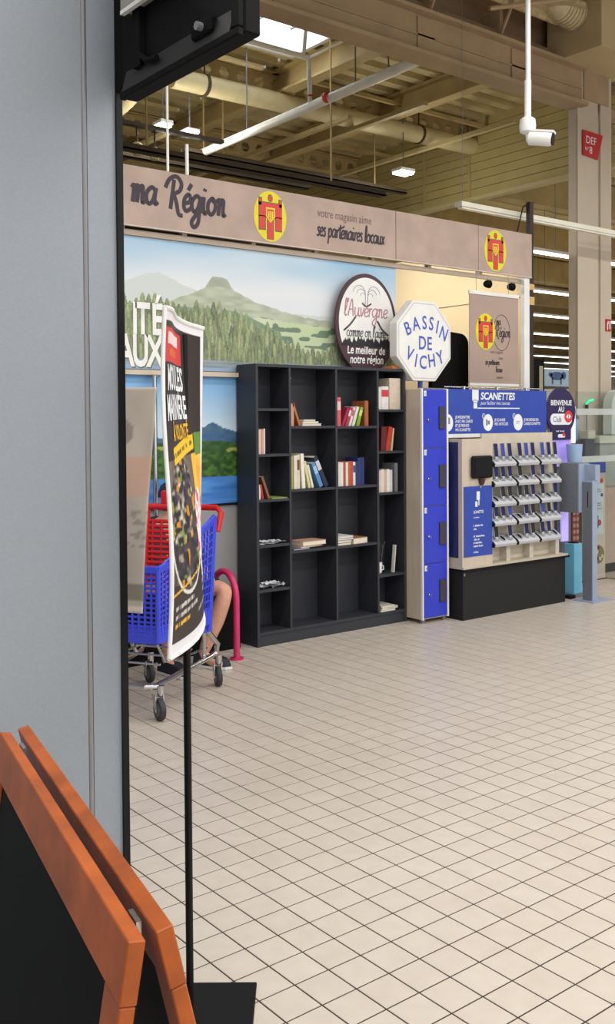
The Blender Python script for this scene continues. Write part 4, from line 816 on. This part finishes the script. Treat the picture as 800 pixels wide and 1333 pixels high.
for k, (x, y0, y1, z) in enumerate(((7.9, 9.2, 14, 5.2), (8.6, 8.6, 13, 5.35), (6.1, 10.5, 15, 5.0), (9.9, 8.3, 12.5, 5.3))):
    tag(bx('roof_channel', mat('channel_cream', (184, 168, 120), .6), None, x, x+.07, y0, y1, z, z+.05), 'cream steel channel under the roof, %s of four from the left' % ('second', 'third', 'first', 'last')[k], 'channel', 'roof channels')
rnd = random.Random(9)
for k in range(5):
    t = thing('roof_valve', 'small pale roof fitting in the row at far left, %s from the booth' % ordn[k].replace('nearest', 'first'), 'fitting', (4.6+k*.22, 9.6, 4.5), group='roof fittings at far left')
    MB().lathe([(.04, 0), (.055, .03), (.055, .12), (.03, .14)], (4.62+k*.22, 9.7, 4.42+.02*(k % 2)), 10).build('body', pipem, t, True); MB().tube([(4.62+k*.22, 9.7, 4.55), (4.62+k*.22, 9.7, 4.75)], .01, 6).build('stem', darkm, t)
tag(bx('valve_rail', darkm, None, 4.3, 6.4, 9.66, 9.74, 4.75, 4.79), 'dark rail carrying the pale roof fittings at far left', 'rail')
dk = thing('duct_box', 'large beige ventilation box at the top right above the girder', 'duct', (8.2, 5.85, 4.95))
dm = mat('duct_beige', (190, 172, 134), .6, var=.06, scale=3); bx('duct_body', dm, dk, 7.8, 8.75, 5.5, 6.12, 4.95, 6.1, bevel=.004)
MB().tube([(7.81, 5.8, 5.32), (7.6, 5.8, 5.36), (7.4, 5.82, 5.5), (7.25, 5.84, 5.8), (7.2, 5.85, 6.2)], .15, 20).build('flexible_duct', mat('flex_cream', (202, 188, 150), .55, var=.1, scale=20), dk, True)
for k in range(6): MB().lathe([(.158, -.006), (.158, .006)], (7.78-k*.04, 5.8, 5.325+k*.008), 20, 'X').build('duct_ring', dm, dk)
bx('bottom_lip', white, dk, 7.95, 8.6, 6.06, 6.13, 4.93, 4.955); MB().tube([(7.9, 5.95, 4.95), (7.9, 5.95, 5.0)], .01, 6).build('bracket_bolt', grey, dk)
pipe('cross_brace', [(6.55, 5.75, 5.05), (8.3, 5.2, 5.5)], .02, beamm, 'thin beige brace rod in front of the ventilation box', 'brace')
# surveillance camera on a drop pole
cc = thing('surveillance_camera', 'white bullet surveillance camera hanging from a long white drop pole', 'camera', (5.16, 4.2, 4.6))
MB().tube([(5.158, 4.2, 5.95), (5.158, 4.2, 3.72)], .017, 12).build('drop_pole', white, cc, True); MB().tube([(5.155, 4.2, 3.72), (5.153, 4.2, 3.44)], .022, 12).build('drop_pole', white, cc, True)
MB().lathe([(.03, .10), (.05, .085), (.055, .04), (.05, .005), (.025, -.01)], (5.152, 4.2, 3.38), 18).build('junction_box', white, cc, True)
Mc = Matrix.Translation((5.16, 4.19, 3.345)) @ Matrix.Rotation(math.radians(-64), 4, 'Z') @ Matrix.Rotation(math.radians(10), 4, 'Y')
MB().lathe([(.02, -.02), (.045, 0), (.047, .13), (.043, .15)], (0, 0, 0), 18, 'X').build('housing', white, cc, True, M=Mc); MB().box(.0, .158, -.035, .035, .036, .05).build('sun_hood', white, cc, M=Mc); MB().lathe([(.041, .149), (.041, .156), (.02, .158)], (0, 0, 0), 18, 'X').build('lens', black, cc, True, M=Mc)
MB().tube([(5.152, 4.2, 3.38), (5.15, 4.195, 3.345), (5.17, 4.18, 3.34)], .016, 8).build('swivel', white, cc, True)
# red DEF sign on the column, small exit-style plate lower
ds = thing('red_sign', 'tilted red plate reading DEF N°8 on the column', 'sign', (8.33, 5.985, 4.1)); PD = Plane((8.173, 5.985, 4.11), (1, 0, -.02), (0, 0, 1)); redp = mat('plate_red', (186, 38, 44), .5)
MB().prism([(0, 0), (.24, -.01), (.325, .245), (0, .245)], lambda a, b: PD(a, b, .008), lambda a, b: PD(a, b, 0)).build('plate', redp, ds)
text(PD, 'DEF', .045, .125, .105, wk, ds, h=.0095, sx=.95); text(PD, 'N°', .03, .05, .055, wk, ds, h=.0095); text(PD, '8', .10, .03, .1, wk, ds, h=.0095)
fs = thing('fire_plate', 'small red extinguisher plate projecting from the right edge of the column', 'sign', (8.6, 5.99, 2.4)); bx('plate', redp, fs, 8.56, 8.645, 5.984, 5.994, 2.40, 2.52); PE = Plane((0, 5.984, 0), (1, 0, 0), (0, 0, 1))
decal(PE, [rect(8.575, 8.59, 2.41, 2.48), rect(8.585, 8.6, 2.47, 2.5), rect(8.615, 8.632, 2.42, 2.5)], 'pictogram', wk, fs)
# ------------------------------------------------------------------ shopping cart (local: u to the rear, v to the far side)
ang = math.atan2(.525, .85); ct_ = thing('shopping_cart', 'blue plastic shopping cart with red handle and child seat on chrome castors', 'shopping cart', (2.46, 4.344, 0), ang)
CM = W[ct_]; blu = mat('cart_blue', (58, 74, 214), .4); rdp = mat('cart_red', (206, 30, 36), .4)
def lerp(a, b, t): return [a[i]+(b[i]-a[i])*t for i in range(3)]
FB = (-.03, -.01, .40); FT = (-.06, -.03, .775); RB = (.48, -.045, .36); RT = (.525, -.06, .985)
mir = lambda p: (p[0], .47-p[1], p[2])
def lattice(mb, bl, br, tr_, tl, nu, nv, r, skip_u=()):
    for i in range(nu+1): mb.tube([CM @ Vector(lerp(bl, br, i/nu)), CM @ Vector(lerp(tl, tr_, i/nu))], r, 4, False)
    for j in range(nv+1): mb.tube([CM @ Vector(lerp(bl, tl, j/nv)), CM @ Vector(lerp(br, tr_, j/nv))], r*.9, 4, False)
for nm, q in (('side_grille', (FB, RB, RT, FT)), ('side_grille', tuple(mir(p) for p in (FB, RB, RT, FT))), ('front_grille', (FB, mir(FB), mir(FT), FT))):
    mb = MB(); lattice(mb, *q, 17 if nm[0] == 's' else 14, 15, .0072); mb.build(nm, blu, ct_)
mb = MB(); lattice(mb, FB, RB, mir(RB), mir(FB), 16, 10, .006); mb.build('basket_floor', blu, ct_)
def strip(a, b, c, d, t=.008): return [CM @ Vector(p) for p in (a, b, c, d)]
def band(name, A, B, h, m, t=.014, parent=None):      # solid band along A-B, height h downward
    A, B = Vector(A), Vector(B); d = (B-A).normalized(); n = d.cross(Vector((0, 0, 1))).normalized()*t/2
    mb = MB(); pts = [A-n, A+n, B+n, B-n]; lo = [p-Vector((0, 0, h)) for p in pts]
    V = [mb.bm.verts.new(CM @ p) for p in lo+pts]
    for f in ((0, 1, 2, 3), (4, 5, 6, 7), (0, 1, 5, 4), (1, 2, 6, 5), (2, 3, 7, 6), (3, 0, 4, 7)): mb.bm.faces.new([V[i] for i in f])
    return mb.build(name, m, parent or ct_, bevel=.003)
up = lambda p, h: (p[0], p[1], p[2]+h)
band('lower_band', up(FB, .075), up(RB, .12), .085, blu); band('lower_band', up(mir(FB), .075), up(mir(RB), .12), .085, blu); band('lower_band', up(FB, .075), up(mir(FB), .075), .085, blu)
MIDT = (.12, -.04, .81)
for f_ in (lambda p: p, mir):
    band('rim', up(f_(FT), .012), f_(MIDT), .035, blu, .022); band('rim', f_(MIDT), up(f_(RT), .01), .035, blu, .022)
    band('corner_post', f_(RB), f_((.71, -.05, .35)), .0, blu) if False else None
    MB().tube([CM @ Vector(f_(RB)), CM @ Vector(f_(RT))], .016, 8).build('corner_post', blu, ct_); MB().tube([CM @ Vector(f_(FB)), CM @ Vector(f_(FT))], .014, 8).build('corner_post', blu, ct_)
band('rim', up(FT, .012), up(mir(FT), .012), .035, blu, .022)
# red handle frame and child seat at the rear
hp = [(.545, -.07, .90), (.585, -.075, 1.0), (.60, -.04, 1.025), (.60, .50, 1.025), (.585, .545, 1.0), (.545, .54, .90)]
MB().tube([CM @ Vector(p) for p in hp], .017, 10).build('handle', rdp, ct_, True)
cs_ = MB()
for v in (.04, .345): cs_.tube([CM @ Vector((.45, v, .52)), CM @ Vector((.50, v, 1.04))], .024, 8)
cs_.tube([CM @ Vector((.50, .04, 1.03)), CM @ Vector((.50, .345, 1.03))], .016, 8)
for k in range(14): cs_.tube([CM @ Vector((.455+.04*k/12, .04, .58+k*.0285)), CM @ Vector((.455+.04*k/12, .345, .58+k*.0285))], .0118, 6)
for k in range(5): cs_.tube([CM @ Vector((.46, .08+k*.055, .56)), CM @ Vector((.49, .08+k*.055, .96))], .007, 6)
cs_.build('child_seat', rdp, ct_); MB().box(.575, .62, .255, .30, 1.0, 1.115).build('coin_lock', rdp, ct_, bevel=.008, M=CM)
bx('seat_label', mat('seat_label', (214, 150, 120), .5), ct_, .425, .43, .12, .36, .56, .61, M=CM)
# chrome undercarriage
def ctube(name, pts, r=.013): return MB().tube([CM @ Vector(p) for p in pts], r, 10).build(name, steel, ct_, True)
ctube('base_tube', [(.50, -.02, .36), (.66, -.01, .25), (.66, .0, .2), (.62, .01, .185), (.02, .03, .165), (-.02, .07, .165), (-.02, .40, .165), (.02, .44, .165), (.62, .46, .185), (.66, .47, .2), (.66, .48, .25), (.50, .49, .36)], .016)
for f_ in (lambda v: v, lambda v: .47-v):
    ctube('upright', [(.55, f_(.02), .19), (.47, f_(-.02), .37)], .011); ctube('basket_stay', [(.06, f_(.06), .40), (.15, f_(.05), .26), (.3, f_(.05), .24), (.62, f_(.04), .23)], .007)
for u in (.12, .3, .48): ctube('cross_wire', [(u, .06, .25), (u, .41, .25)], .006)
cas = mat('castor_grey', (92, 94, 100), .5); tyre = mat('tyre_dark', (52, 54, 58), .6)
for k, (u, v) in enumerate(((0, 0), (.685, 0), (.63, .41), (0, .44))):
    cst = MB().lathe([(.016, .115), (.02, .12), (.02, .17)], tuple(CM @ Vector((u+.03, v+.01, 0))), 12).build('castor', steel, ct_, True)
    cst.name = 'castor'; a_ = ang+(.9 if k != 1 else .7)
    Mw = Matrix.Translation(CM @ Vector((u, v, .056))) @ Matrix.Rotation(a_, 4, 'Z')
    MB().lathe([(.03, -.014), (.052, -.014), (.056, -.008), (.056, .008), (.052, .014), (.03, .014)], (0, 0, 0), 24, 'Y').build('wheel', tyre, cst, True, M=Mw)
    MB().lathe([(.034, -.016), (.034, .016)], (0, 0, 0), 18, 'Y').build('hub', cas, cst, True, M=Mw); MB().lathe([(.009, -.025), (.009, .025)], (0, 0, 0), 10, 'Y').build('axle', steel, cst, M=Mw)
    for s_ in (-.021, .021): MB().prism([(-.012, -.012), (.012, -.012), (.055, .07), (-.0, .07)], lambda p, q: Mw @ Vector((p, s_-.0015, q)), lambda p, q: Mw @ Vector((p, s_+.0015, q))).build('fork', steel, cst)
# ------------------------------------------------------------------ pink hoop
pk = mat('pink_paint', (206, 48, 104), .35); ph = thing('hoop_barrier', 'pink tubular hoop barrier bolted to the floor left of the bookcase', 'barrier', (3.483, 5.3, 0))
arc = [(3.483, 5.166, .01), (3.483, 5.166, .38)]+[(3.483, 5.303-.137*math.cos(a), .38+.165*math.sin(a)) for a in [k*math.pi/12 for k in range(1, 12)]]+[(3.483, 5.44, .38), (3.483, 5.44, .01)]
MB().tube(arc, .021, 14).build('hoop_tube', pk, ph, True)
for y in (5.166, 5.44): MB().lathe([(.045, 0), (.045, .008), (.024, .012)], (3.483, y, 0), 18).build('foot_flange', pk, ph, True)
# ------------------------------------------------------------------ bench and seated person
be = thing('bench', 'low black bench against the grey wall under the lake mural', 'bench', (2.9, 5.47, 0)); bx('seat', blackm, be, 2.2, 3.70, 5.39, 5.575, .33, .38, bevel=.004); bx('front_panel', blackm, be, 2.22, 3.68, 5.41, 5.43, 0, .33); bx('end_panel', blackm, be, 3.66, 3.68, 5.43, 5.57, 0, .33)
skin = mat('skin', (214, 160, 136), .55, var=.08, scale=30); cloth = mat('black_cloth', (26, 26, 30), .85, var=.15, scale=60, bump=.3); navy = mat('navy_cap', (44, 48, 78), .8, var=.1, scale=60)
pe = thing('person', 'seated person in black shorts and dark cap behind the cart with one bare knee showing', 'person', (3.05, 5.4, 0))
def skinned(name, verts, edges, rad, m, parent, sub=2):
    me = bpy.data.meshes.new(name); me.from_pydata(verts, edges, []); o = bpy.data.objects.new(name, me); col.objects.link(o)
    md = o.modifiers.new('s', 'SKIN'); md.use_smooth_shade = True
    for i, v in enumerate(me.skin_vertices[0].data): r = rad[i]; v.radius = (r, r) if not isinstance(r, tuple) else r
    me.skin_vertices[0].data[0].use_root = True
    o.modifiers.new('b', 'SUBSURF').levels = sub
    bpy.context.view_layer.update(); dg = bpy.context.evaluated_depsgraph_get(); nm = bpy.data.meshes.new_from_object(o.evaluated_get(dg))
    bpy.data.objects.remove(o); nm.materials.clear(); r = finish(name, nm, m, parent, smooth=True); return r
# joints: pelvis, spine, chest, neck, head; arms; legs
V = [(3.02, 5.46, .46), (3.03, 5.42, .62), (3.04, 5.36, .78), (3.07, 5.30, .88), (3.09, 5.28, .93),     # 0-4 pelvis..neck
     (3.105, 5.26, 1.00), (3.11, 5.255, 1.06),                                                            # 5-6 head
     (3.16, 5.42, .46), (3.25, 5.22, .475), (3.325, 5.035, .478), (3.30, 5.05, .40), (3.275, 5.085, .28), (3.235, 5.115, .16), (3.21, 5.13, .075), # 7-13 right leg
     (3.24, 5.06, .04), (3.27, 4.99, .03),                                                                # 14-15 foot
     (2.90, 5.42, .46), (2.93, 5.20, .48), (2.95, 5.04, .47), (2.95, 5.08, .28), (2.95, 5.12, .075), (2.96, 5.03, .035), # 16-21 left leg
     (3.19, 5.34, .84), (3.26, 5.26, .66), (3.20, 5.08, .58), (3.16, 5.02, .57),                          # 22-25 right arm
     (2.90, 5.34, .84), (2.84, 5.26, .66), (2.92, 5.10, .58), (2.97, 5.05, .57)]                          # 26-29 left arm
E_ = [(0, 1), (1, 2), (2, 3), (3, 4), (4, 5), (5, 6), (0, 7), (7, 8), (8, 9), (9, 10), (10, 11), (11, 12), (12, 13), (13, 14), (14, 15), (0, 16), (16, 17), (17, 18), (18, 19), (19, 20), (20, 21), (2, 22), (22, 23), (23, 24), (24, 25), (2, 26), (26, 27), (27, 28), (28, 29)]
Rd = [.13, .13, .13, .08, .05, .085, .085, .085, .072, .056, .054, .055, .042, .034, .036, .028, .085, .072, .055, .052, .034, .028, .055, .042, .032, .024, .055, .042, .032, .024]
skinned('body', V, E_, Rd, skin, pe)
for b_ in ((3.16, 5.02, .57, 1), (2.97, 5.05, .57, -1)):                # five fingers per hand, resting on the thighs
    for k in range(5):
        x0 = b_[0]+(-.03+.015*k)*1; ln = (.05, .075, .082, .076, .06)[k]; out = (b_[3]*-.03 if k == 0 else 0)
        skinned('finger', [(x0, b_[1]+.01, b_[2]), (x0+out, b_[1]-ln*.5, b_[2]+.004), (x0+out, b_[1]-ln, b_[2]-.02)], [(0, 1), (1, 2)], [.010, .009, .007], skin, pe, 1)
skinned('shorts', [(3.02, 5.46, .47), (3.16, 5.42, .47), (3.235, 5.25, .482), (3.30, 5.085, .485), (2.90, 5.42, .47), (2.93, 5.2, .485), (2.945, 5.1, .485)], [(0, 1), (1, 2), (2, 3), (0, 4), (4, 5), (5, 6)], [.145, .10, .086, .078, .10, .088, .08], cloth, pe)
skinned('shirt', [(3.02, 5.46, .5), (3.03, 5.42, .63), (3.04, 5.36, .79), (3.045, 5.30, .88), (3.19, 5.34, .84), (3.26, 5.26, .66), (2.90, 5.34, .84), (2.84, 5.26, .66), (3.205, 5.10, .585), (2.91, 5.115, .585)], [(0, 1), (1, 2), (2, 3), (2, 4), (4, 5), (2, 6), (6, 7), (5, 8), (7, 9)], [.14, .142, .14, .085, .065, .053, .065, .053, .044, .044], mat('dark_shirt', (50, 52, 62), .85), pe)
cp = MB().lathe([(.112, 0), (.11, .03), (.095, .07), (.055, .10), (.005, .108)], (3.11, 5.262, 1.045), 22).build('cap', navy, pe, True)
MB().prism(ell(3.11, 5.2, .08, .13, 24), lambda a, b: (a, b, 1.05), lambda a, b: (a, b, 1.057)).build('cap_peak', navy, cp)
for s_ in (-1, 1):
    MB().lathe([(.004, -.004), (.011, 0), (.004, .004)], (3.11+s_*.032, 5.173, 1.01), 10, 'Y').build('eye', mat('eye_white', (230, 226, 220), .3), pe); MB().lathe([(.008, -.01), (.016, 0), (.008, .01)], (3.11+s_*.094, 5.26, 1.0), 10, 'X').build('ear', skin, pe)
MB().lathe([(.012, 0), (.014, .015), (.006, .05)], (3.11, 5.168, .97), 10).build('nose', skin, pe, True); bx('mouth', mat('lip', (176, 106, 98), .5), pe, 3.087, 3.133, 5.175, 5.18, .945, .953)
for (hx, hy, dx, dy) in ((3.21, 5.14, .1, -.165), (2.95, 5.13, .03, -.18)):
    a_ = math.atan2(dy, dx); Ms = Matrix.Translation((hx, hy, 0)) @ Matrix.Rotation(a_, 4, 'Z')
    so = [(-.05, -.032), (.0, -.036), (.1, -.042), (.17, -.034), (.2, 0), (.17, .034), (.1, .04), (0, .034), (-.05, .03)]
    shoe = MB().prism(so, lambda p, q: Ms @ Vector((p, q, .016)), lambda p, q: Ms @ Vector((p*.93-.002, q*.85, .062 if p > .12 else .085))).build('shoe', mat('shoe_navy', (34, 36, 50), .6), pe, bevel=.006)
    MB().prism(so, lambda p, q: Ms @ Vector((p*1.02, q*1.05, .002)), lambda p, q: Ms @ Vector((p*1.02, q*1.05, .018))).build('sole', white, shoe)
# ------------------------------------------------------------------ chrome rod before the lake mural
cr_ = thing('chrome_rod', 'upright chrome rod in front of the lake mural', 'rod', (3.10, 5.5, 0)); MB().tube([(3.10, 5.5, .01), (3.10, 5.5, 1.80)], .016, 12).build('rod_tube', steel, cr_, True); bx('rod_bracket', grey, cr_, 3.08, 3.12, 5.485, 5.53, 1.79, 1.805); MB().lathe([(.04, 0), (.04, .008), (.018, .012)], (3.10, 5.5, 0), 16).build('rod_foot', steel, cr_)
# ------------------------------------------------------------------ moules poster stand
ps = thing('poster_stand', 'black floor stand holding a tall curled mussels poster in white frame', 'poster stand', (1.30, 2.13, 0))
sa = math.atan2(RR.y, RR.x); Mb = Matrix.Translation((1.274, 2.112, 0)) @ Matrix.Rotation(sa, 4, 'Z')
bx('base_plate', black, ps, -.155, .16, -.15, .15, 0, .008, bevel=.002, M=Mb); MB().tube([(1.284, 2.128, .008), (1.284, 2.128, 1.72)], .0095, 12).build('pole', black, ps, True)
A_, B_ = Vector((1.077, 1.882)), Vector((1.363, 2.186)); dS = (B_-A_).normalized(); nS = Vector((-dS.y, dS.x))
def sheet(u, v, off=0):       # u 0 near/left .. 1 far/right, v 0 bottom .. 1 top
    wob = .028*math.sin(u*math.pi*1.0)*math.cos(v*3.2)+.018*math.sin(u*6.28)*(v-.4)+.008*(1-u)*math.sin(v*6.0)
    p = A_+(B_-A_)*u+nS*(-wob-.012+off)
    top = 1.750; bot = .984+.035*u*u; p = p-Vector((RR.x, RR.y))*(.016*(1-v)*u)
    z = bot+(top-bot)*v+.008*math.sin(u*4)*(1 if v > .5 else -1)*abs(v-.5)*2
    return Vector((p.x, p.y, z))
def poster_cols(u, v):
    c = np.zeros((len(u), 3))+C(52, 44, 43)
    wood = mix(C(70, 58, 52), C(150, 138, 126), vnoise(u*14, v*5, 3)); c = np.where(((v < .56) & (v > .2))[:, None], wood, c)
    pot = ((u-.36)/.34)**2+((v-.37)/.2)**2; food = mix(C(40, 34, 34), C(214, 206, 184), vnoise(u*20, v*64, 7)*1.5-.45)
    food = mix(food, C(216, 142, 40), (vnoise(u*14, v*40, 11) > .74)*.9); food = mix(food, C(128, 156, 60), (vnoise(u*15, v*46, 23) > .8)*.8); food = mix(food, C(46, 44, 60), (vnoise(u*13, v*40, 31) > .62)*.8)
    c = np.where((pot < 1)[:, None], food, c); c = np.where(((pot >= 1) & (pot < 1.12) & (v < .4))[:, None], C(214, 212, 208), c)
    fr = (u > .74) & (v > .40) & (v < .56); c = np.where(fr[:, None], mix(C(226, 160, 46), C(250, 206, 84), vnoise(u*30, v*16, 2)), c); c = np.where(((u > .84) & (v > .55) & (v < .63))[:, None], C(96, 140, 56), c)
    tag_ = ((u-.80)/.165)**2+((v-.29)/.155)**2 < 1; c = np.where(tag_[:, None], C(236, 232, 234), c); c = np.where((tag_ & (vnoise(u*22, v*34, 5) > .66) & (v > .25))[:, None], C(222, 96, 114), c); c = np.where((tag_ & (v < .225) & (v > .175) & (u > .74))[:, None], C(60, 54, 56), c)
    c = np.where(((v < .175+.07*u) & (v > .168+.07*u))[:, None], C(222, 172, 44), c)
    rr = (u < .70) & (v > .85) & (v < .95); c = np.where(rr[:, None], C(204, 60, 62), c)
    c = np.where(((u > .14) & (u < .62) & (v > .902) & (v < .936) & (vnoise(u*34, v*0, 2) > .14))[:, None], C(232, 214, 214), c); c = np.where(((u > .22) & (u < .56) & (v > .866) & (v < .89))[:, None], mix(C(222, 130, 44), C(206, 80, 50), vnoise(u*50, v*90)), c)
    yb = (u > .2) & (u < .82) & (v > .535+.05*u) & (v < .585+.05*u); c = np.where(yb[:, None], C(230, 192, 38), c); c = np.where((yb & (v > .553+.05*u) & (v < .566+.05*u) & (vnoise(u*60, v*5) > .45))[:, None], C(120, 90, 40), c)
    for (a, b, v0, col_) in ((.08, .42, .125, (196, 192, 186)), (.08, .5, .10, (186, 182, 178)), (.08, .36, .075, (218, 172, 50)), (.66, .92, .15, (170, 166, 168)), (.66, .92, .125, (190, 188, 186)), (.66, .92, .10, (170, 168, 168)), (.5, .8, .065, (150, 146, 146))):
        w_ = v0+.03*u; c = np.where(((u > a) & (u < b) & (v > w_) & (v < w_+.012) & (vnoise(u*60, v*0, 9) > .3))[:, None], C(*col_), c)
    c = np.where(((u < .035) | (u > .965) | (v > .968) | (v < .035))[:, None], C(226, 224, 230), c)
    return c
pst = painted('poster_sheet', 140, 320, lambda a, b: sheet(a, b), poster_cols, ps); sol = pst.modifiers.new('thick', 'SOLIDIFY'); sol.thickness = .002; sol.offset = 0
class Curved:
    def __call__(s, a, b, h=0): return sheet(a, b, h if False else 0)+Vector((nS.x, nS.y, 0))*(-h)
PQ = Curved()
def ptext(body, u, v, hu, hv, m):
    cu = bpy.data.curves.new('t', 'FONT'); cu.body = body; cu.size = 1; cu.align_x = 'CENTER'; cu.offset = .03; cu.resolution_u = 2; ob = bpy.data.objects.new('t', cu); me = bpy.data.meshes.new_from_object(ob); bpy.data.objects.remove(ob)
    xs = [v_.co.x for v_ in me.vertices]; wd = max(xs)-min(xs)
    for v_ in me.vertices: v_.co = PQ(u+v_.co.x/wd*hu, v+v_.co.y*hv/.7, .003)
    return finish('poster_lettering', me, m, ps)
ptext('MOULES', .40, .768, .58, .072, wk); ptext('MARINIÈRE', .40, .68, .64, .072, wk); ptext('À VOLONTÉ', .47, .617, .5, .045, mat('letter_yellow', (230, 180, 40), .5))
mb = MB()
for v0, v1 in ((.965, 1.0),):
    pass
MB().tube([PQ(k/10, 1.0) for k in range(11)], .006, 8).build('top_clip', white, ps, True); MB().tube([PQ(k/10, 0.0) for k in range(11)], .006, 8).build('bottom_clip', white, ps, True); MB().tube([PQ(0, k/20) for k in range(21)], .005, 8).build('edge_profile', white, ps, True)
# ------------------------------------------------------------------ grey back of a second poster
def back_cols(u, v):
    c = mix(C(168, 158, 148), C(186, 176, 166), vnoise(u*6, v*14, 4)); c = np.where(((v > .52) & (v < .70))[:, None], mix(c, C(196, 152, 132), np.full(len(u), .7)), c)
    c = np.where(((((u-.62)/.2)**2+((v-.80)/.07)**2) < 1)[:, None], C(140, 130, 122), c); c = np.where(((v > .3) & (v < .46) & (vnoise(u*22, v*60, 6) > .62))[:, None], C(146, 136, 128), c); c = np.where(((v > .05) & (v < .13))[:, None], C(130, 124, 110), c)
    c = np.where((v < .03)[:, None], C(206, 196, 188), c); c = np.where(((u < .5) & (v > .84) & (v < .95))[:, None], C(148, 140, 130), c); return c
pb = thing('poster_stand', 'faded grey-brown back of a hanging poster beside the booth edge', 'poster stand', (1.60, 3.33, 0))
S0, S1 = Vector((1.47, 3.42)), Vector((1.795, 3.175))
def sheet2(u, v):
    p = S0+(S1-S0)*u*(1-.14*(1-v)*(1 if u > .4 else .4)); w_ = .015*math.sin(v*5+u*3); return Vector((p.x+w_*.6, p.y+w_*.6, .82+.81*v-.02*u*(1-v)))
q = painted('poster_sheet', 40, 80, sheet2, back_cols, pb); sol = q.modifiers.new('thick', 'SOLIDIFY'); sol.thickness = .002; sol.offset = 0
MB().tube([(1.56, 3.38, .01), (1.56, 3.38, 1.62)], .0095, 10).build('pole', black, pb, True); bx('base_plate', black, pb, 1.41, 1.71, 3.25, 3.5, 0, .008)
# ------------------------------------------------------------------ booth with overhead screen
bo = thing('booth', 'tall grey booth wall with black edge filling the left side', 'booth', (.5, 2.1, 0)); bg = mat('booth_grey', (140, 147, 155), .5, var=.04, scale=200)
bx('front_panel', bg, bo, -1.2, .945, 1.982, 2.02, .04, 2.75); bx('front_panel', bg, bo, .958, 1.025, 1.982, 2.02, .04, 2.75); bx('panel_joint', mat('joint_grey', (92, 98, 106), .5), bo, .945, .958, 1.992, 2.01, .04, 2.75)
MB().tube([(.9515, 1.986, .04), (.9515, 1.986, 2.75)], .0065, 10).build('joint_bead', mat('bead_grey', (130, 130, 132), .4), bo, True)
bx('edge_profile', black, bo, 1.025, 1.04, 1.975, 2.05, .0, 2.75); bx('side_panel', bg, bo, 1.01, 1.03, 2.05, 2.7, .04, 2.75); bx('plinth', black, bo, -1.2, 1.03, 1.99, 2.05, 0, .04)
sv = thing('overhead_screen', 'back of a black overhead screen housing jutting from the booth top', 'screen', (1.04, 1.7, 2.18)); bkp = mat('screen_shell', (9, 9, 10), .7, spec=.15, var=.1, scale=40)
Y0, Y1, Z0, Z1 = 1.443, 1.974, 2.18, 2.75
bx('back_shell', bkp, sv, 1.0, 1.037, Y0, 1.9, Z0+.008, Z1, bevel=.004); bx('wall_bracket', blackm, sv, 1.022, 1.037, 1.9, 1.975, Z0+.05, Z1); bx('bottom_rim', bkp, sv, .985, 1.0, Y0, 1.885, Z0, Z0+.016, bevel=.003); bx('end_rim', bkp, sv, .985, 1.0, Y0, Y0+.022, Z0+.016, Z1, bevel=.003)
MB().prism([(Z0+.016, 1.0), (Z0+.06, 1.0), (Z0+.016, .988)], lambda a, b: (b, Y0+.03, a), lambda a, b: (b, 1.88, a)).build('lower_ledge', mat('ledge_dark', (26, 25, 24), .6), sv)
bx('bracket', blackm, sv, .988, 1.0, 1.80, 1.83, Z0+.05, Z1); MB().tube([(.992, 1.815, Z0+.08), (.988, 1.77, Z0+.05), (.988, 1.73, Z0+.045)], .006, 8).build('bracket_arm', blackm, sv)
cn_ = bx('connector_block', blackm, sv, .985, 1.0, 1.53, 1.60, Z0+.035, Z0+.065, bevel=.004); MB().lathe([(.008, 0), (.008, -.012)], (.985, 1.56, Z0+.05), 10, 'X').build('plug', grey, cn_); bx('mounting_strip', mat('strip_grey', (150, 146, 138), .5), sv, .972, .999, 1.60, 1.85, Z0+.17, Z0+.33); bx('strip_lip', white, sv, .970, .98, 1.60, 1.848, Z0+.162, Z0+.17)
# ------------------------------------------------------------------ wooden A-frame board in the foreground
af = thing('sandwich_board', 'orange varnished wooden sandwich board with black panels in the foreground', 'sandwich board', (.6, 1.3, 0))
def woodm():
    m = mat('orange_wood', (166, 80, 20), .42, var=.28, scale=7, bump=.08, stretch=(2, 2, 2)); return m
wm = woodm(); adir = Vector((.2, .98, 0)).normalized(); nrm = Vector((adir.y, -adir.x, 0))
def leaf(p0, L, tilt, side, m_pan):
    """p0 near top corner; board spans L along adir; leans by tilt; side -1 left leaf, +1 right leaf"""
    down = (Vector((0, 0, -1))*math.cos(tilt)+nrm*side*math.sin(tilt)); th = down.cross(adir).normalized()
    if th.dot(nrm) < 0: th = -th
    H = p0.z/math.cos(tilt)
    M = Matrix(((adir.x, down.x, th.x, p0.x), (adir.y, down.y, th.y, p0.y), (adir.z, down.z, th.z, p0.z), (0, 0, 0, 1)))
    t = .02
    bx('top_rail', wm, af, 0, L, 0, .07, 0, t, bevel=.0015, M=M); bx('bottom_rail', wm, af, .06, L-.06, H-.22, H-.15, 0, t, bevel=.0015, M=M)
    bx('stile', wm, af, 0, .06, .0705, H, 0.001, t-.001, bevel=.0015, M=M); bx('stile', wm, af, L-.06, L, .0705, H, .001, t-.001, bevel=.0015, M=M)
    bx('chalk_panel', m_pan, af, .058, L-.058, .068, H-.2, .006, t-.006, M=M)
chalk = mat('chalkboard', (9, 10, 9), .6, spec=.1, var=.25, scale=3)
leaf(Vector((.487, .932, .95)), .80, math.radians(9), -1, chalk); leaf(Vector((.519, .93, .95)), .80, math.radians(13), 1, chalk)
for s_ in (.06, .72): 
    p = Vector((.513, .93, .94))+adir*s_; MB().box(-.003, .003, -.016, .016, -.012, .004).build('hinge', steel, af, M=Matrix.Translation(p) @ Matrix.Rotation(math.atan2(adir.y, adir.x)-math.pi/2, 4, 'Z'))
